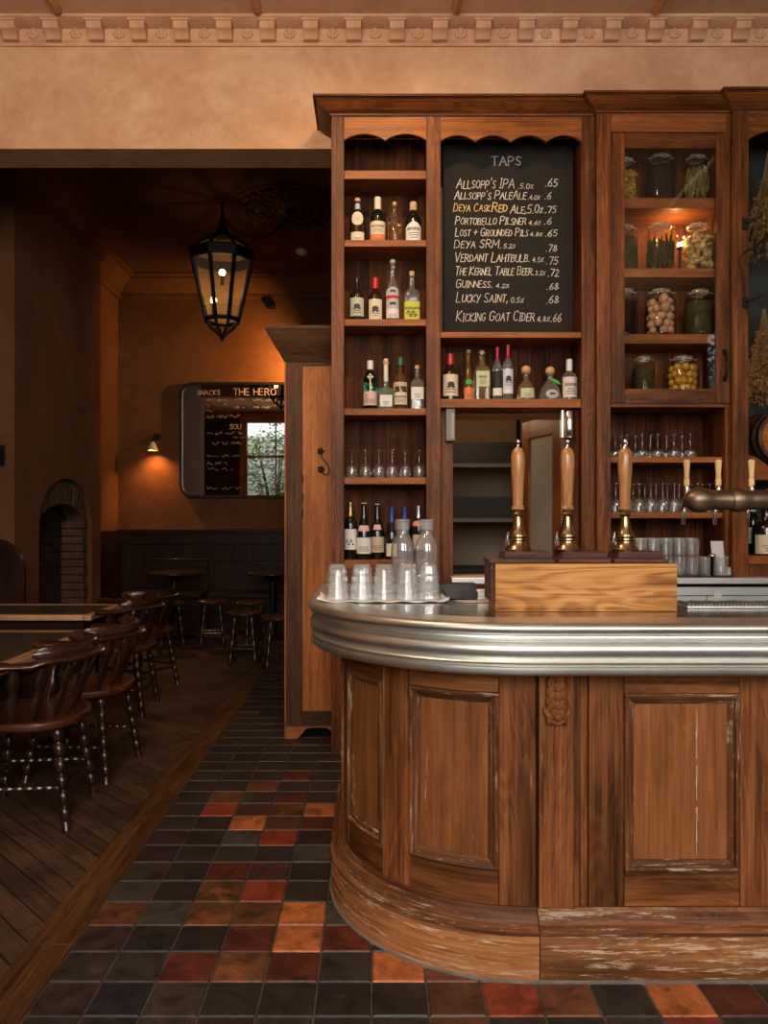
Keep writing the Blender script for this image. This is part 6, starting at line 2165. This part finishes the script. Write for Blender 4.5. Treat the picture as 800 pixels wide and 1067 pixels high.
bench('dark wooden bench with top rail under the lit wall lamp', fx(158, 9.1), fx(216, 9.1))
bench('dark wooden bench with top rail under the framed mirror', fx(222, 9.1), -.3)


def round_table(label, x, y):
    t = thing('round_table', label, 'table', (x, y, 0))
    MB().lathe([(0, .69), (.285, .69), (.30, .70), (.30, .712), (.29, .72), (0, .72)], (x, y, 0), 36).build('table_top', M['chair_seat'], t)
    MB().lathe([(0, .03), (.05, .03), (.03, .10), (.028, .40), (.04, .50), (.03, .62), (.12, .69), (0, .69)], (x, y, 0), 16).build('pedestal', M['iron'], t)
    MB().lathe([(0, 0), (.22, 0), (.22, .015), (.10, .035), (0, .04)], (x, y, 0), 24).build('base', M['iron'], t)
    return t


round_table('small round table in front of the bench under the wall lamp', fx(182, 8.42), 8.42)
round_table('small round table in front of the bench under the mirror', fx(284, 8.42), 8.42)


def stool(label, loc, group):
    t = thing('stool', label, 'stool', (0, 0, 0), group)
    MB('x').lathe([(0, .44), (.145, .44), (.16, .452), (.16, .468), (.145, .478), (0, .474)], (0, 0, 0), 28).build('seat', M['chair_seat'], t)
    for k in range(4):
        a = pi / 4 + k * pi / 2
        pts, rad = bobbin((.10 * cos(a), .10 * sin(a), .44), (.165 * cos(a), .165 * sin(a), 0), .011, .017, 4)
        MB().tube(pts, rad, 10).build('leg', M['chair_wood'], t)
    for k in range(4):
        a, b_ = pi / 4 + k * pi / 2, 3 * pi / 4 + k * pi / 2
        MB('x').tube([(.142 * cos(a), .142 * sin(a), .15 + .03 * (k % 2)), (.142 * cos(b_), .142 * sin(b_), .15 + .03 * (k % 2))], .009, 8).build('stretcher', M['chair_wood'], t)
    t.location = loc
    return t


SG = 'round stools in the back room'
st = stool('turned-leg stool left of the tall cupboard, the one set further back', (-1.14, 6.92, 0), SG)
dup(st, (-.80, 6.60, 0), .25, 'turned-leg stool closest to the tall cupboard')
dup(st, (-2.02, 7.72, 0), .5, 'dim stool before the round table under the wall lamp')
dup(st, (-1.62, 7.85, 0), .2, 'dim stool midway between the two round tables')
dup(st, (-1.22, 7.75, 0), .7, 'dim stool before the round table under the mirror')
# tall dark panelling on the rear wall that the mirror looks at
struct(MB('z').box(-4.55, -3.56, -2.25, -2.20, 0, ZC - .2).build('trim_6', M['dark_wood']))
struct(MB('z').box(-5.2, -4.56, -2.25, -2.19, 0, ZC - .2).build('trim_7', M['cup_frame']))
